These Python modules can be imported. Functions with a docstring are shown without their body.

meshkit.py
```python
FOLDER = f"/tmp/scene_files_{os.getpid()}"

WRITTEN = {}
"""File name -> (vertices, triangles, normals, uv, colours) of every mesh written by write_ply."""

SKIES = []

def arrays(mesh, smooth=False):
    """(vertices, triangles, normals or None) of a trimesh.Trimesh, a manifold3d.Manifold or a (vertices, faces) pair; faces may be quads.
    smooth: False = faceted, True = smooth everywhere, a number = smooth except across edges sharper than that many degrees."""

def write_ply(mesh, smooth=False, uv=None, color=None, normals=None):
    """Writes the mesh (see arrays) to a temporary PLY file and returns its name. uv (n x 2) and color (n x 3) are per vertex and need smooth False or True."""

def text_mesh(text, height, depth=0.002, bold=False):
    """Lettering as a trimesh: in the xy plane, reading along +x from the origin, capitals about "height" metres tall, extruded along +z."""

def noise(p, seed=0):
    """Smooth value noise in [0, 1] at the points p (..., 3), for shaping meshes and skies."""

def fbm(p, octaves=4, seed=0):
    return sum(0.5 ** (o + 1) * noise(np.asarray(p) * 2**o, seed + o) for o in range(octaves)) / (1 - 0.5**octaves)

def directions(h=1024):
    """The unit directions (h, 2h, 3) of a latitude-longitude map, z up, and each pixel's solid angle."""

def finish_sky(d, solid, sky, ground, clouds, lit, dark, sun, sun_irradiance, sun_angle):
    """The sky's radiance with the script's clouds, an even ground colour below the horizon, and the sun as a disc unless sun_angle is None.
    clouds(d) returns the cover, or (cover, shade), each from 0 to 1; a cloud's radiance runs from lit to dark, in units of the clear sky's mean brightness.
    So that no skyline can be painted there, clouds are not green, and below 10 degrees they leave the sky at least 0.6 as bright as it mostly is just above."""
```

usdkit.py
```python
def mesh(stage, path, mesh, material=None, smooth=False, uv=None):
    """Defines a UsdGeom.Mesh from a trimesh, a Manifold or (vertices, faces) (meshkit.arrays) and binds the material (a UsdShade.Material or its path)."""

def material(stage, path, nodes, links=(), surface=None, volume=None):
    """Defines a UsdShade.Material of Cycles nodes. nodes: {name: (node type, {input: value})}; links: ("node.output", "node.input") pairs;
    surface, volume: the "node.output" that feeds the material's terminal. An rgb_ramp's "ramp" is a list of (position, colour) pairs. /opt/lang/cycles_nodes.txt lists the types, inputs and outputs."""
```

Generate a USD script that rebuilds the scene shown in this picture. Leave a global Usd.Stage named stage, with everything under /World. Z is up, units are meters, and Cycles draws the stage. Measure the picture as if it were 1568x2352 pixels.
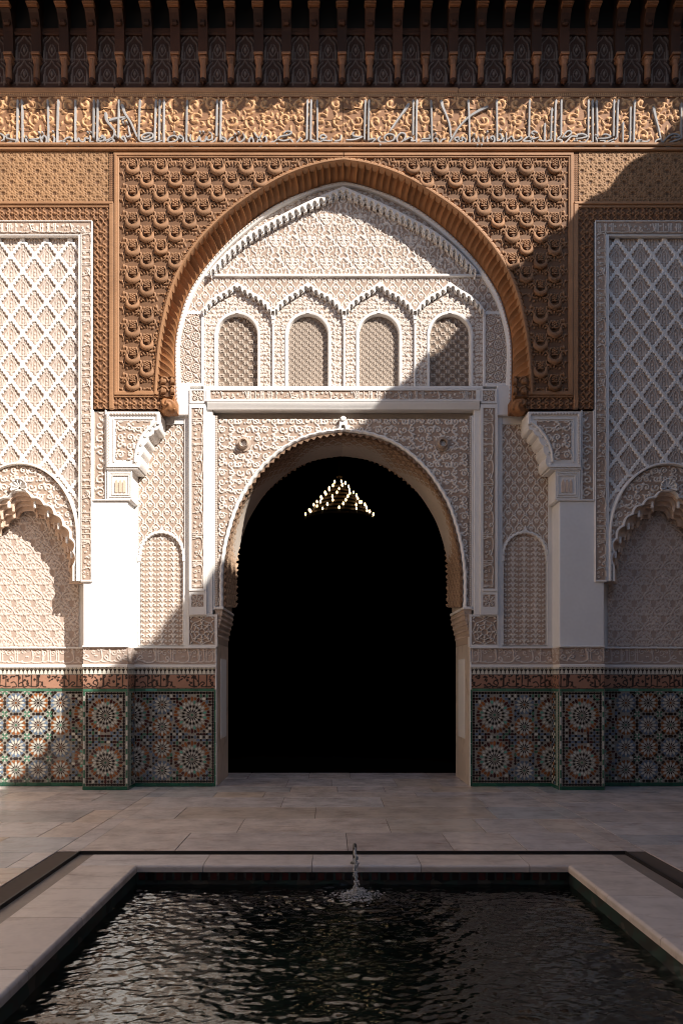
import math, random
import numpy as np
import trimesh, usdkit
from PIL import Image, ImageDraw
from scipy import ndimage
from shapely.geometry import Polygon, LineString, box as sbox
from shapely.ops import unary_union
from shapely import affinity
from pxr import Usd, UsdGeom, UsdLux, UsdShade, Gf, Sdf, Vt
import meshkit

stage = Usd.Stage.CreateInMemory()
UsdGeom.SetStageUpAxis(stage, 'Z'); UsdGeom.SetStageMetersPerUnit(stage, 1.0)
UsdGeom.Xform.Define(stage, '/World'); UsdGeom.Scope.Define(stage, '/World/Looks')
random.seed(7); rng = np.random.default_rng(7)
PI = math.pi

# ------------------------------------------------------------------ camera, sky, sun
D, CH = 8.232, 1.28
cam = UsdGeom.Camera.Define(stage, '/World/camera')
cam.CreateFocalLengthAttr(24.0); cam.CreateHorizontalApertureAttr(24.0); cam.CreateVerticalApertureAttr(36.0)
cam.CreateHorizontalApertureOffsetAttr(24.0 * 26 / 1568); cam.CreateVerticalApertureOffsetAttr(24.0 * 387 / 1568)
cam.CreateClippingRangeAttr(Gf.Vec2f(0.05, 500)); cam.CreateFStopAttr(0.0)
cam.CreateExposureAttr(1.65)
xf = UsdGeom.Xformable(cam); xf.AddTranslateOp().Set(Gf.Vec3d(0, -D, CH)); xf.AddRotateXOp().Set(90.0)

SUN_AZ, SUN_EL = math.radians(50.0), math.radians(38.3)
SUN = np.array([math.sin(SUN_AZ) * math.cos(SUN_EL), -math.cos(SUN_AZ) * math.cos(SUN_EL), math.sin(SUN_EL)])
sun = UsdLux.DistantLight.Define(stage, '/World/sun')
sun.CreateIntensityAttr(0.74); sun.CreateAngleAttr(0.5); sun.CreateNormalizeAttr(True); sun.CreateColorAttr(Gf.Vec3f(1.0, 0.945, 0.87))
q = Gf.Rotation(Gf.Vec3d(0, 0, 1), Gf.Vec3d(*SUN.tolist()))
UsdGeom.Xformable(sun).AddTransformOp().Set(Gf.Matrix4d().SetRotate(q))
dome = UsdLux.DomeLight.Define(stage, '/World/sky')
dm = usdkit.material(stage, '/World/Looks/sky_look', {
    's': ('sky_texture', {'sky_type': 'single_scattering', 'sun_disc': False, 'sun_elevation': SUN_EL, 'sun_rotation': math.atan2(SUN[0], SUN[1])}),
    'b': ('background_shader', {'strength': 0.062})}, [('s.color', 'b.color')], surface='b.background')
UsdShade.MaterialBindingAPI.Apply(dome.GetPrim()).Bind(dm)
dome.GetPrim().SetCustomDataByKey('kind', 'structure')

# ------------------------------------------------------------------ measures: picture units (1568 wide) at a depth y
K, XC, YC = 8.232 / 1568, 758.0, 1563.0
def X(px, y=0.0): return (np.asarray(px, float) - XC) * K * (D + y) / D
def Z(py, y=0.0): return CH + (YC - np.asarray(py, float)) * K * (D + y) / D
def PT(pts, y=0.0):
    p = np.asarray(pts, float); return np.stack([X(p[:, 0], y), Z(p[:, 1], y)], 1)
AX = float(X(788))
YF = -0.26          # front plane of pilasters and woodwork
YI = -0.05          # back of the wooden arch, white arch band
def mirror_x(x): return 2 * AX - x

# ------------------------------------------------------------------ stage helpers
used = {}
def path_of(name, parent):
    base = (parent.GetPath().pathString if parent is not None else '/World') + '/' + name
    n = used.get(base, -1) + 1; used[base] = n
    return base if n == 0 else f'{base}_{n:03d}'
def thing(name, label, cat, group=None, loc=None):
    x = UsdGeom.Xform.Define(stage, path_of(name, None)).GetPrim()
    x.SetCustomDataByKey('label', label); x.SetCustomDataByKey('category', cat)
    if group: x.SetCustomDataByKey('group', group)
    if loc is not None: UsdGeom.Xformable(x).AddTranslateOp().Set(Gf.Vec3d(*loc))
    return x
def group_part(name, parent, label=None):
    x = UsdGeom.Xform.Define(stage, path_of(name, parent)).GetPrim()
    if label: x.SetCustomDataByKey('label', label)
    return x
def structure(name):
    x = UsdGeom.Xform.Define(stage, path_of(name, None)).GetPrim(); x.SetCustomDataByKey('kind', 'structure'); return x
def raw(name, v, counts, idx, mat, parent, n=None, tone=None, kind=None, label=None):
    m = UsdGeom.Mesh.Define(stage, path_of(name, parent))
    m.CreatePointsAttr(Vt.Vec3fArray.FromNumpy(np.ascontiguousarray(v, np.float32)))
    m.CreateFaceVertexCountsAttr(Vt.IntArray.FromNumpy(np.ascontiguousarray(counts, np.int32)))
    m.CreateFaceVertexIndicesAttr(Vt.IntArray.FromNumpy(np.ascontiguousarray(idx, np.int32).ravel()))
    m.CreateSubdivisionSchemeAttr('none')
    if n is not None:
        m.CreateNormalsAttr(Vt.Vec3fArray.FromNumpy(np.ascontiguousarray(n, np.float32))); m.SetNormalsInterpolation('vertex')
    if tone is not None:
        UsdGeom.PrimvarsAPI(m).CreatePrimvar('tone', Sdf.ValueTypeNames.FloatArray, 'vertex').Set(Vt.FloatArray.FromNumpy(np.ascontiguousarray(tone, np.float32)))
    UsdShade.MaterialBindingAPI.Apply(m.GetPrim()).Bind(mat)
    p = m.GetPrim()
    if kind: p.SetCustomDataByKey('kind', kind)
    if label: p.SetCustomDataByKey('label', label)
    return p
def tri(name, vf, mat, parent, smooth=False, kind=None, label=None):
    p = usdkit.mesh(stage, path_of(name, parent), vf, mat, smooth).GetPrim()
    if kind: p.SetCustomDataByKey('kind', kind)
    if label: p.SetCustomDataByKey('label', label)
    return p

class MB:
    """collects triangles of ONE mesh"""
    def __init__(s): s.v, s.f, s.n = [], [], 0
    def add(s, v, f):
        f = np.asarray(f)
        if f.shape[1] == 4: f = np.vstack([f[:, [0, 1, 2]], f[:, [0, 2, 3]]])
        s.v.append(np.asarray(v, float)); s.f.append(f + s.n); s.n += len(v); return s
    def box(s, x0, x1, y0, y1, z0, z1, c=0.0):
        v, f = cbox(x0, x1, y0, y1, z0, z1, c); return s.add(v, f)
    def get(s): return np.vstack(s.v), np.vstack(s.f)
    def mirrored(s):
        v, f = s.get(); v = v.copy(); v[:, 0] = mirror_x(v[:, 0]); return v, f[:, ::-1]
BOXF = np.array([[0, 2, 3, 1], [4, 5, 7, 6], [0, 1, 5, 4], [2, 6, 7, 3], [0, 4, 6, 2], [1, 3, 7, 5]])
def cbox(x0, x1, y0, y1, z0, z1, c=0.0):
    x0, x1 = min(x0, x1), max(x0, x1); y0, y1 = min(y0, y1), max(y0, y1); z0, z1 = min(z0, z1), max(z0, z1)
    if c <= 0:
        v = np.array([(x, y, z) for x in (x0, x1) for y in (y0, y1) for z in (z0, z1)], float)
        return v, np.vstack([BOXF[:, [0, 1, 2]], BOXF[:, [0, 2, 3]]])
    c = min(c, (x1 - x0) / 3, (y1 - y0) / 3, (z1 - z0) / 3)
    return _corners(x0, x1, y0, y1, z0, z1, c), CHF
def _corners(x0, x1, y0, y1, z0, z1, c):
    pts = []
    for x, sx in ((x0, 1), (x1, -1)):
        for y, sy in ((y0, 1), (y1, -1)):
            for z, sz in ((z0, 1), (z1, -1)):
                pts += [(x, y + sy * c, z + sz * c), (x + sx * c, y, z + sz * c), (x + sx * c, y + sy * c, z)]
    return np.array(pts, float)
_t = _corners(0, 1, 0, 1, 0, 1, .2); _h = trimesh.convex.convex_hull(_t)
CHF = np.array([int(np.argmin(((_t - v) ** 2).sum(1))) for v in _h.vertices])[np.array(_h.faces)]
def flipx(vf): v = np.array(vf[0], float); v[:, 0] = mirror_x(v[:, 0]); return v, np.asarray(vf[1])[:, ::-1]
def side(vf, s): return vf if s > 0 else flipx(vf)

def extrude(poly, y0, y1):
    """a shapely polygon in (x, z) as a solid from y0 to y1"""
    MBo = MB()
    for g in getattr(poly, 'geoms', [poly]):
        if g.is_empty or g.area < 1e-7: continue
        m = trimesh.creation.extrude_polygon(g, abs(y1 - y0), engine='earcut')
        v = np.array(m.vertices); w = np.stack([v[:, 0], max(y0, y1) - v[:, 2], v[:, 1]], 1)
        MBo.add(w, np.array(m.faces))
    return MBo.get()

def spline(pts, n=8):
    p = np.asarray(pts, float)
    if len(p) < 3: 
        t = np.linspace(0, 1, n + 1)[:, None]; return p[0] * (1 - t) + p[-1] * t
    e = np.vstack([2 * p[0] - p[1], p, 2 * p[-1] - p[-2]]); out = []
    for i in range(1, len(e) - 2):
        a, b, c, d = e[i - 1:i + 3]; t = np.linspace(0, 1, n, endpoint=False)[:, None]
        out.append(0.5 * (2 * b + (c - a) * t + (2 * a - 5 * b + 4 * c - d) * t ** 2 + (3 * b - a - 3 * c + d) * t ** 3))
    return np.vstack(out + [p[-1:]])
def resample(pts, n):
    p = np.asarray(pts, float); s = np.r_[0, np.cumsum(np.linalg.norm(np.diff(p, axis=0), axis=1))]
    t = np.linspace(0, s[-1], n); return np.stack([np.interp(t, s, p[:, k]) for k in range(p.shape[1])], 1)
def path_len(p): return float(np.linalg.norm(np.diff(np.asarray(p), axis=0), axis=1).sum())

def moulding(path, profile, closed=False, caps=True):
    """sweeps profile [(n, y)...] along a path in (x, z); n is measured to the left of the path"""
    p = np.asarray(path, float); N = len(p); pr = np.asarray(profile, float); M = len(pr)
    d = (np.roll(p, -1, 0) - p) if closed else np.vstack([np.diff(p, axis=0), p[-1:] - p[-2:-1]])
    d /= np.linalg.norm(d, axis=1, keepdims=True) + 1e-12
    nr = np.stack([-d[:, 1], d[:, 0]], 1)
    prev = np.roll(nr, 1, 0)
    if not closed: prev[0] = nr[0]; nr[-1] = prev[-1]
    m = nr + prev; m /= np.linalg.norm(m, axis=1, keepdims=True) + 1e-12
    m /= np.maximum((m * nr).sum(1, keepdims=True), 0.35)
    xz = p[:, None, :] + m[:, None, :] * pr[None, :, :1]
    v = np.stack([xz[..., 0], np.broadcast_to(pr[:, 1], (N, M)), xz[..., 1]], -1).reshape(-1, 3)
    f = []
    for i in range(N if closed else N - 1):
        j = (i + 1) % N
        for k in range(M - 1): f.append((i * M + k, j * M + k, j * M + k + 1, i * M + k + 1))
    f = np.array(f); f = np.vstack([f[:, [0, 1, 2]], f[:, [0, 2, 3]]])
    return v, f
def band_profile(n0, n1, yb, yf, c=0.006):
    """a flat raised strip between n0 and n1"""
    return [(n0, yb), (n0, yf + c), (n0 + c, yf), (n1 - c, yf), (n1, yf + c), (n1, yb)]
def tube(points, r, sides=8, y=None):
    p = np.asarray(points, float); r = np.broadcast_to(np.asarray(r, float), (len(p),))
    t = np.gradient(p, axis=0); t /= np.linalg.norm(t, axis=1, keepdims=True) + 1e-12
    up = np.array([0, 1.0, 0]) if abs(t[:, 1]).mean() < 0.8 else np.array([1.0, 0, 0])
    a = np.cross(t, up); a /= np.linalg.norm(a, axis=1, keepdims=True) + 1e-12; b = np.cross(t, a)
    ang = np.arange(sides) * 2 * PI / sides
    v = (p[:, None] + r[:, None, None] * (np.cos(ang)[None, :, None] * a[:, None] + np.sin(ang)[None, :, None] * b[:, None])).reshape(-1, 3)
    f = [(i * sides + k, i * sides + (k + 1) % sides, (i + 1) * sides + (k + 1) % sides, (i + 1) * sides + k) for i in range(len(p) - 1) for k in range(sides)]
    n = len(v); v = np.vstack([v, p[:1], p[-1:]])
    f = np.array(f); f = np.vstack([f[:, [0, 1, 2]], f[:, [0, 2, 3]]])
    L = (len(p) - 1) * sides
    c = [(n, (k + 1) % sides, k) for k in range(sides)] + [(n + 1, L + k, L + (k + 1) % sides) for k in range(sides)]
    f = np.vstack([f, c]); return v, f[:, ::-1]
def lathe(profile, cx, cy, sides=10, arc=(0, 2 * PI)):
    pr = np.asarray(profile, float); ang = np.linspace(arc[0], arc[1], sides + 1)
    v = np.stack([cx + pr[None, :, 0] * np.cos(ang)[:, None], cy + pr[None, :, 0] * np.sin(ang)[:, None], np.broadcast_to(pr[:, 1], (sides + 1, len(pr)))], -1).reshape(-1, 3)
    M = len(pr); f = np.array([(i * M + k, (i + 1) * M + k, (i + 1) * M + k + 1, i * M + k + 1) for i in range(sides) for k in range(M - 1)])
    return v, np.vstack([f[:, [0, 1, 2]], f[:, [0, 2, 3]]])

# ------------------------------------------------------------------ materials
def mat(name, nodes, links, surface): return usdkit.material(stage, '/World/Looks/' + name, nodes, links, surface=surface)
def carved(name, ground, raised, rough=0.85, grain=None, vary=0.12, bump=0.25, spec=0.25, stain=None):
    """raised relief over a ground of another colour (attribute tone), with blotches and fine grain"""
    n = {'pos': ('geometry', {}), 'at': ('attribute', {'attribute': 'tone'}),
         'mx': ('mix_color', {'a': ground, 'b': raised, 'use_clamp': True}),
         'mp': ('mapping', {'scale': grain or (1, 1, 1)}),
         'n1': ('noise_texture', {'scale': 1.7, 'detail': 5.0, 'roughness': 0.65}),
         'n2': ('noise_texture', {'scale': 38.0, 'detail': 4.0, 'roughness': 0.6}),
         'r1': ('map_range', {'from_min': 0.25, 'from_max': 0.75, 'to_min': 1 - vary, 'to_max': 1 + vary}),
         'r2': ('map_range', {'from_min': 0.2, 'from_max': 0.8, 'to_min': 1 - vary * 0.8, 'to_max': 1 + vary * 0.8}),
         'mu': ('math', {'math_type': 'multiply'}),
         'sc': ('vector_math', {'math_type': 'scale'}),
         'bp': ('bump', {'strength': bump, 'distance': 0.004}),
         'st': ('mix_color', {'a': (0, 0, 0), 'b': stain or (1, 1, 1)}),
         'sr': ('map_range', {'from_min': 0.56, 'from_max': 0.74, 'to_min': 0.0, 'to_max': 0.35 if stain else 0.0, 'clamp': True}),
         'n3': ('noise_texture', {'scale': 2.9, 'detail': 6.0, 'roughness': 0.7}),
         'p': ('principled_bsdf', {'roughness': rough, 'specular_ior_level': spec})}
    l = [('pos.position', 'mp.vector'), ('pos.position', 'n1.vector'), ('mp.vector', 'n2.vector'), ('at.fac', 'mx.fac'),
         ('n1.fac', 'r1.value'), ('n2.fac', 'r2.value'), ('r1.result', 'mu.value1'), ('r2.result', 'mu.value2'),
         ('mx.result', 'sc.vector1'), ('mu.value', 'sc.scale'), ('n2.fac', 'bp.height'), ('bp.normal', 'p.normal'),
         ('pos.position', 'n3.vector'), ('n3.fac', 'sr.value'), ('sr.result', 'st.fac'), ('sc.vector', 'st.a'), ('st.result', 'p.base_color')]
    return mat(name, n, l, 'p.BSDF')
def plain(name, color, rough=0.8, grain=None, vary=0.1, bump=0.2, spec=0.3, coat=0.0):
    n = {'pos': ('geometry', {}), 'mp': ('mapping', {'scale': grain or (1, 1, 1)}), 'oi': ('object_info', {}),
         'n1': ('noise_texture', {'scale': 2.3, 'detail': 5.0, 'roughness': 0.65}), 'n2': ('noise_texture', {'scale': 30.0, 'detail': 4.0, 'roughness': 0.6}),
         'r1': ('map_range', {'from_min': 0.25, 'from_max': 0.75, 'to_min': 1 - vary, 'to_max': 1 + vary}),
         'r2': ('map_range', {'from_min': 0.2, 'from_max': 0.8, 'to_min': 1 - vary, 'to_max': 1 + vary}),
         'r3': ('map_range', {'from_min': 0.0, 'from_max': 1.0, 'to_min': 1 - vary, 'to_max': 1 + vary}),
         'mu': ('math', {'math_type': 'multiply'}), 'mv': ('math', {'math_type': 'multiply'}),
         'sc': ('vector_math', {'math_type': 'scale', 'vector1': color}), 'bp': ('bump', {'strength': bump, 'distance': 0.003}),
         'p': ('principled_bsdf', {'roughness': rough, 'specular_ior_level': spec, 'coat_weight': coat, 'coat_roughness': 0.05})}
    l = [('pos.position', 'mp.vector'), ('pos.position', 'n1.vector'), ('mp.vector', 'n2.vector'), ('n1.fac', 'r1.value'), ('n2.fac', 'r2.value'),
         ('oi.random', 'r3.value'), ('r1.result', 'mu.value1'), ('r2.result', 'mu.value2'), ('mu.value', 'mv.value1'), ('r3.result', 'mv.value2'),
         ('mv.value', 'sc.scale'), ('sc.vector', 'p.base_color'), ('n2.fac', 'bp.height'), ('bp.normal', 'p.normal')]
    return mat(name, n, l, 'p.BSDF')

WHITE = (0.74, 0.71, 0.675)
M = {
    'stucco': carved('carved_stucco', (0.375, 0.275, 0.212), (0.655, 0.585, 0.52), stain=(0.56, 0.43, 0.33)),
    'stucco_tan': carved('tan_stucco', (0.41, 0.315, 0.26), (0.575, 0.495, 0.44), stain=(0.55, 0.42, 0.33)),
    'stucco_bay': carved('bay_stucco', (0.38, 0.29, 0.235), (0.55, 0.475, 0.42), stain=(0.55, 0.42, 0.33)),
    'impost': plain('carved_impost_stucco', (0.40, 0.31, 0.245), 0.85, (8, 8, 8), 0.2, 0.5),
    'tier': plain('aged_stucco', (0.62, 0.47, 0.36), 0.85),
    'screen': carved('lattice_plaster', (0.17, 0.11, 0.075), (0.47, 0.39, 0.32)),
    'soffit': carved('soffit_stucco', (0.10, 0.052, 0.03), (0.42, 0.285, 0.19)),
    'plaster': plain('white_plaster', WHITE, 0.85, vary=0.04, bump=0.15),
    'plain_plaster': plain('smooth_white_plaster', (0.76, 0.755, 0.75), 0.8, vary=0.04, bump=0.1),
    'wood_light': carved('bleached_cedar', (0.26, 0.13, 0.066), (0.56, 0.315, 0.152), 0.7, (0.6, 4, 6), 0.22, 0.5, 0.3),
    'wood': carved('carved_cedar', (0.13, 0.06, 0.028), (0.275, 0.137, 0.065), 0.7, (0.6, 4, 6), 0.22, 0.5, 0.3, stain=(0.40, 0.23, 0.11)),
    'wood_sp': carved('spandrel_cedar', (0.15, 0.075, 0.037), (0.295, 0.155, 0.078), 0.7, (3, 4, 4), 0.2, 0.5, 0.3),
    'wood_panel': carved('fine_carved_cedar', (0.13, 0.064, 0.030), (0.30, 0.165, 0.080), 0.7, (1, 3, 4), 0.2, 0.5, 0.3),
    'wood_mid': plain('cedar_moulding', (0.31, 0.16, 0.078), 0.65, (0.5, 5, 8), 0.2, 0.5),
    'wood_flute': plain('fluted_cedar', (0.27, 0.12, 0.048), 0.6, (4, 4, 4), 0.2, 0.4),
    'wood_boss': plain('cedar_boss', (0.25, 0.128, 0.063), 0.7, (6, 6, 6), 0.2, 0.6),
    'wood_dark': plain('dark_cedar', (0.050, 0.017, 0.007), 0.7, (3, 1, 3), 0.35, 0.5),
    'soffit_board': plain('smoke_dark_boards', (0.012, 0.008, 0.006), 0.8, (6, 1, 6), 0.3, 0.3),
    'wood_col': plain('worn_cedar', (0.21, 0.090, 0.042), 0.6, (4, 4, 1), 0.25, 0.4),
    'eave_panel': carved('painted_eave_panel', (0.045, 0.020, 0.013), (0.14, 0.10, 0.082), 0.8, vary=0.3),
    'letter': plain('grey_painted_letter', (0.315, 0.30, 0.29), 0.7, (1, 1, 5), 0.14, 0.5),
    'tile_text': carved('incised_tile_inscription', (0.33, 0.175, 0.118), (0.018, 0.010, 0.008), 0.35, vary=0.15, bump=0.1, spec=0.5),
    'tile_teeth': carved('stepped_tile_border', (0.62, 0.60, 0.52), (0.018, 0.010, 0.008), 0.3, vary=0.08, bump=0.1, spec=0.5),
    'core': plain('wall_core', (0.55, 0.47, 0.40), 0.9),
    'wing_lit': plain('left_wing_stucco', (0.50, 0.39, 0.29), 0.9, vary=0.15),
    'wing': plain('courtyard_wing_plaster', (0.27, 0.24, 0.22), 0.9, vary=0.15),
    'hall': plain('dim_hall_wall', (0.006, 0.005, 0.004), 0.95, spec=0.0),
    'metal': plain('dark_metal', (0.03, 0.025, 0.02), 0.45, spec=0.5),
    'grout': plain('zellij_grout', (0.27, 0.25, 0.215), 0.85, vary=0.1),
}
def glaze(name, c, vary=0.22): return plain(name, c, 0.16, vary=vary, bump=0.12, spec=0.55)
G = {'white': glaze('glaze_white', (0.50, 0.485, 0.43), 0.16), 'black': glaze('glaze_black', (0.016, 0.010, 0.009)), 'maroon': glaze('glaze_maroon', (0.055, 0.014, 0.012)),
     'orange': glaze('glaze_orange', (0.235, 0.080, 0.022)), 'blue': glaze('glaze_blue', (0.115, 0.16, 0.225)), 'green': glaze('glaze_green', (0.055, 0.15, 0.095)),
     'deep_green': glaze('glaze_deep_green', (0.012, 0.085, 0.05)), 'teal': glaze('glaze_teal', (0.10, 0.33, 0.25))}

# ------------------------------------------------------------------ ornament drawn as line art, turned into relief
class Art:
    """a repeating tile tw x th metres; strokes wrap round its edges"""
    def __init__(s, tw, th, res=0.0022):
        s.tw, s.th = tw, th; s.W, s.H = max(24, round(tw / res)), max(24, round(th / res))
        s.im = Image.new('L', (s.W, s.H)); s.d = ImageDraw.Draw(s.im)
    def _p(s, p): return np.stack([p[:, 0] / s.tw * s.W, p[:, 1] / s.th * s.H], 1)
    def _wrap(s, q, r, fn):
        x0, x1, y0, y1 = q[:, 0].min() - r, q[:, 0].max() + r, q[:, 1].min() - r, q[:, 1].max() + r
        for i in range(-2, 3):
            for j in range(-2, 3):
                if x1 + i * s.W > 0 and x0 + i * s.W < s.W and y1 + j * s.H > 0 and y0 + j * s.H < s.H: fn(q + (i * s.W, j * s.H))
    def stroke(s, pts, w, smooth=True, val=255, taper=None):
        p = spline(pts, 7) if smooth and len(pts) > 2 else np.asarray(pts, float)
        q = s._p(p); k = s.W / s.tw; r = w * k / 2
        rr = np.full(len(q), r) if taper is None else r * np.interp(np.linspace(0, 1, len(q)), np.linspace(0, 1, len(taper)), taper)
        def draw(a):
            for i in range(len(a) - 1):
                m = max(2, int(np.hypot(*(a[i + 1] - a[i])) / max(1.0, rr[i] * 0.6)))
                for t in np.linspace(0, 1, m):
                    c = a[i] * (1 - t) + a[i + 1] * t; e = rr[i] * (1 - t) + rr[i + 1] * t
                    s.d.ellipse((c[0] - e, c[1] - e, c[0] + e, c[1] + e), fill=val)
        s._wrap(q, r, draw); return s
    def line(s, a, b, w, val=255): return s.stroke([a, b], w, False, val)
    def dot(s, c, r, val=255): 
        q = s._p(np.array([c], float)); k = s.W / s.tw
        s._wrap(q, r * k, lambda a: s.d.ellipse((a[0, 0] - r * k, a[0, 1] - r * k, a[0, 0] + r * k, a[0, 1] + r * k), fill=val)); return s
    def poly(s, pts, val=255):
        q = s._p(np.asarray(pts, float)); s._wrap(q, 2, lambda a: s.d.polygon([tuple(x) for x in a], fill=val)); return s
    def leaf(s, a, ang, L, w, val=255):
        a = np.asarray(a, float); d = np.array([math.cos(ang), math.sin(ang)])
        return s.stroke([a, a + d * L * 0.5, a + d * L], w, False, val, taper=[0.25, 1, 0.2])
    def spiral(s, c, r, a0, turns, w, hand=1, curl=0.18):
        t = np.linspace(0, 1, 14); a = a0 + hand * turns * 2 * PI * t; rad = r * (1 - t * (1 - curl))
        s.stroke(np.stack([c[0] + rad * np.cos(a), c[1] + rad * np.sin(a)], 1), w, taper=[0.8, 1.1, 0.8]); s.dot((c[0] + rad[-1] * math.cos(a[-1]), c[1] + rad[-1] * math.sin(a[-1])), w * 0.75); return s
    def done(s, edge=0.006, soft=1.0, floor=None):
        m = np.asarray(s.im)[::1] > 127
        big = np.tile(m, (3, 3)); e = ndimage.distance_transform_edt(big)[s.H:2 * s.H, s.W:2 * s.W] * s.tw / s.W
        h = np.sqrt(np.clip(e / edge, 0, 1)) * (0.8 + 0.2 * np.clip(e / (edge * 2.2), 0, 1))
        s.h = ndimage.gaussian_filter(h, soft, mode='wrap'); s.t = ndimage.gaussian_filter(m.astype(float), soft * 0.8, mode='wrap')
        return s
    def at(s, u, v):
        c = np.stack([(v / s.th * s.H - 0.5) % s.H, (u / s.tw * s.W - 0.5) % s.W])
        return ndimage.map_coordinates(s.h, c, order=1, mode='grid-wrap'), ndimage.map_coordinates(s.t, c, order=1, mode='grid-wrap')

def raster(polys, x0, z0, res, nx, nz):
    im = Image.new('L', (nx, nz)); d = ImageDraw.Draw(im)
    for poly in polys if isinstance(polys, list) else [polys]:
        for g in getattr(poly, 'geoms', [poly]):
            if g.is_empty: continue
            d.polygon([((a - x0) / res, (b - z0) / res) for a, b in g.exterior.coords], fill=1)
            for h in g.interiors: d.polygon([((a - x0) / res, (b - z0) / res) for a, b in h.coords], fill=0)
    return np.asarray(im).astype(bool)

def relief(name, parent, poly, y, depth, art, material, s=1, res=0.0075, origin=None, text=False, extra=None, rot=False, worn=0.15, kind=None, skirt=True):
    """carved panel: poly (shapely, left-hand coordinates) in the plane y, relief standing depth towards the court; s = -1 builds its mirror image"""
    x0, z0, x1, z1 = poly.bounds
    nx, nz = max(3, int(round((x1 - x0) / res)) + 1), max(3, int(round((z1 - z0) / res)) + 1)
    xs, zs = np.linspace(x0, x1, nx), np.linspace(z0, z1, nz); rx, rz = (x1 - x0) / (nx - 1), (z1 - z0) / (nz - 1)
    XX, ZZ = np.meshgrid(xs, zs)
    ox, oz = origin if origin is not None else (x0, z0)
    U = (mirror_x(XX) if (text and s < 0) else XX) - ox; V = ZZ - oz
    if rot: U, V = V, -U
    h, t = art.at(U, V) if art is not None else (np.zeros_like(XX), np.ones_like(XX))
    if worn: 
        w = meshkit.fbm(np.stack([XX * 9 + 3.1, ZZ * 9, np.full_like(XX, y * 7 + s)], -1), 3, 5)
        h = h * (1 - worn + worn * 2 * (w - 0.25)); t = np.clip(t * (1.06 - worn * 1.2 * np.clip(0.62 - w, 0, 1) * 2), 0, 1)
    Yv = y - depth * h
    if extra is not None: dy, dt = extra(XX, ZZ); Yv = Yv + dy; t = np.clip(t + dt, 0, 1)
    rectangular = abs(poly.area - (x1 - x0) * (z1 - z0)) < 1e-6
    if rectangular: keep = np.ones((nz - 1, nx - 1), bool)
    else:
        # faces by centre, in a raster of one pixel per face
        im = Image.new('L', ((nx - 1), (nz - 1))); d = ImageDraw.Draw(im)
        for g in getattr(poly, 'geoms', [poly]):
            d.polygon([((a - x0) / rx - 0.5, (b - z0) / rz - 0.5) for a, b in g.exterior.coords], fill=1)
        for g in getattr(poly, 'geoms', [poly]):
            for hh in g.interiors: d.polygon([((a - x0) / rx - 0.5, (b - z0) / rz - 0.5) for a, b in hh.coords], fill=0)
        keep = np.asarray(im).astype(bool)
    gz, gx = np.gradient(Yv, rz, rx)
    N = np.stack([gx, -np.ones_like(gx), gz], -1); N /= np.linalg.norm(N, axis=-1, keepdims=True)
    P = np.stack([XX, Yv, ZZ], -1)
    if s < 0: P[..., 0] = mirror_x(P[..., 0]); N[..., 0] *= -1
    j, i = np.nonzero(keep); a = j * nx + i
    f = np.stack([a, a + 1, a + nx + 1, a + nx], 1)
    if s < 0: f = f[:, ::-1]
    use = np.zeros(nx * nz, bool); use[f.ravel()] = True; new = np.cumsum(use) - 1
    return raw(name, P.reshape(-1, 3)[use], np.full(len(f), 4), new[f], material, parent, N.reshape(-1, 3)[use], t.reshape(-1)[use], kind)

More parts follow.
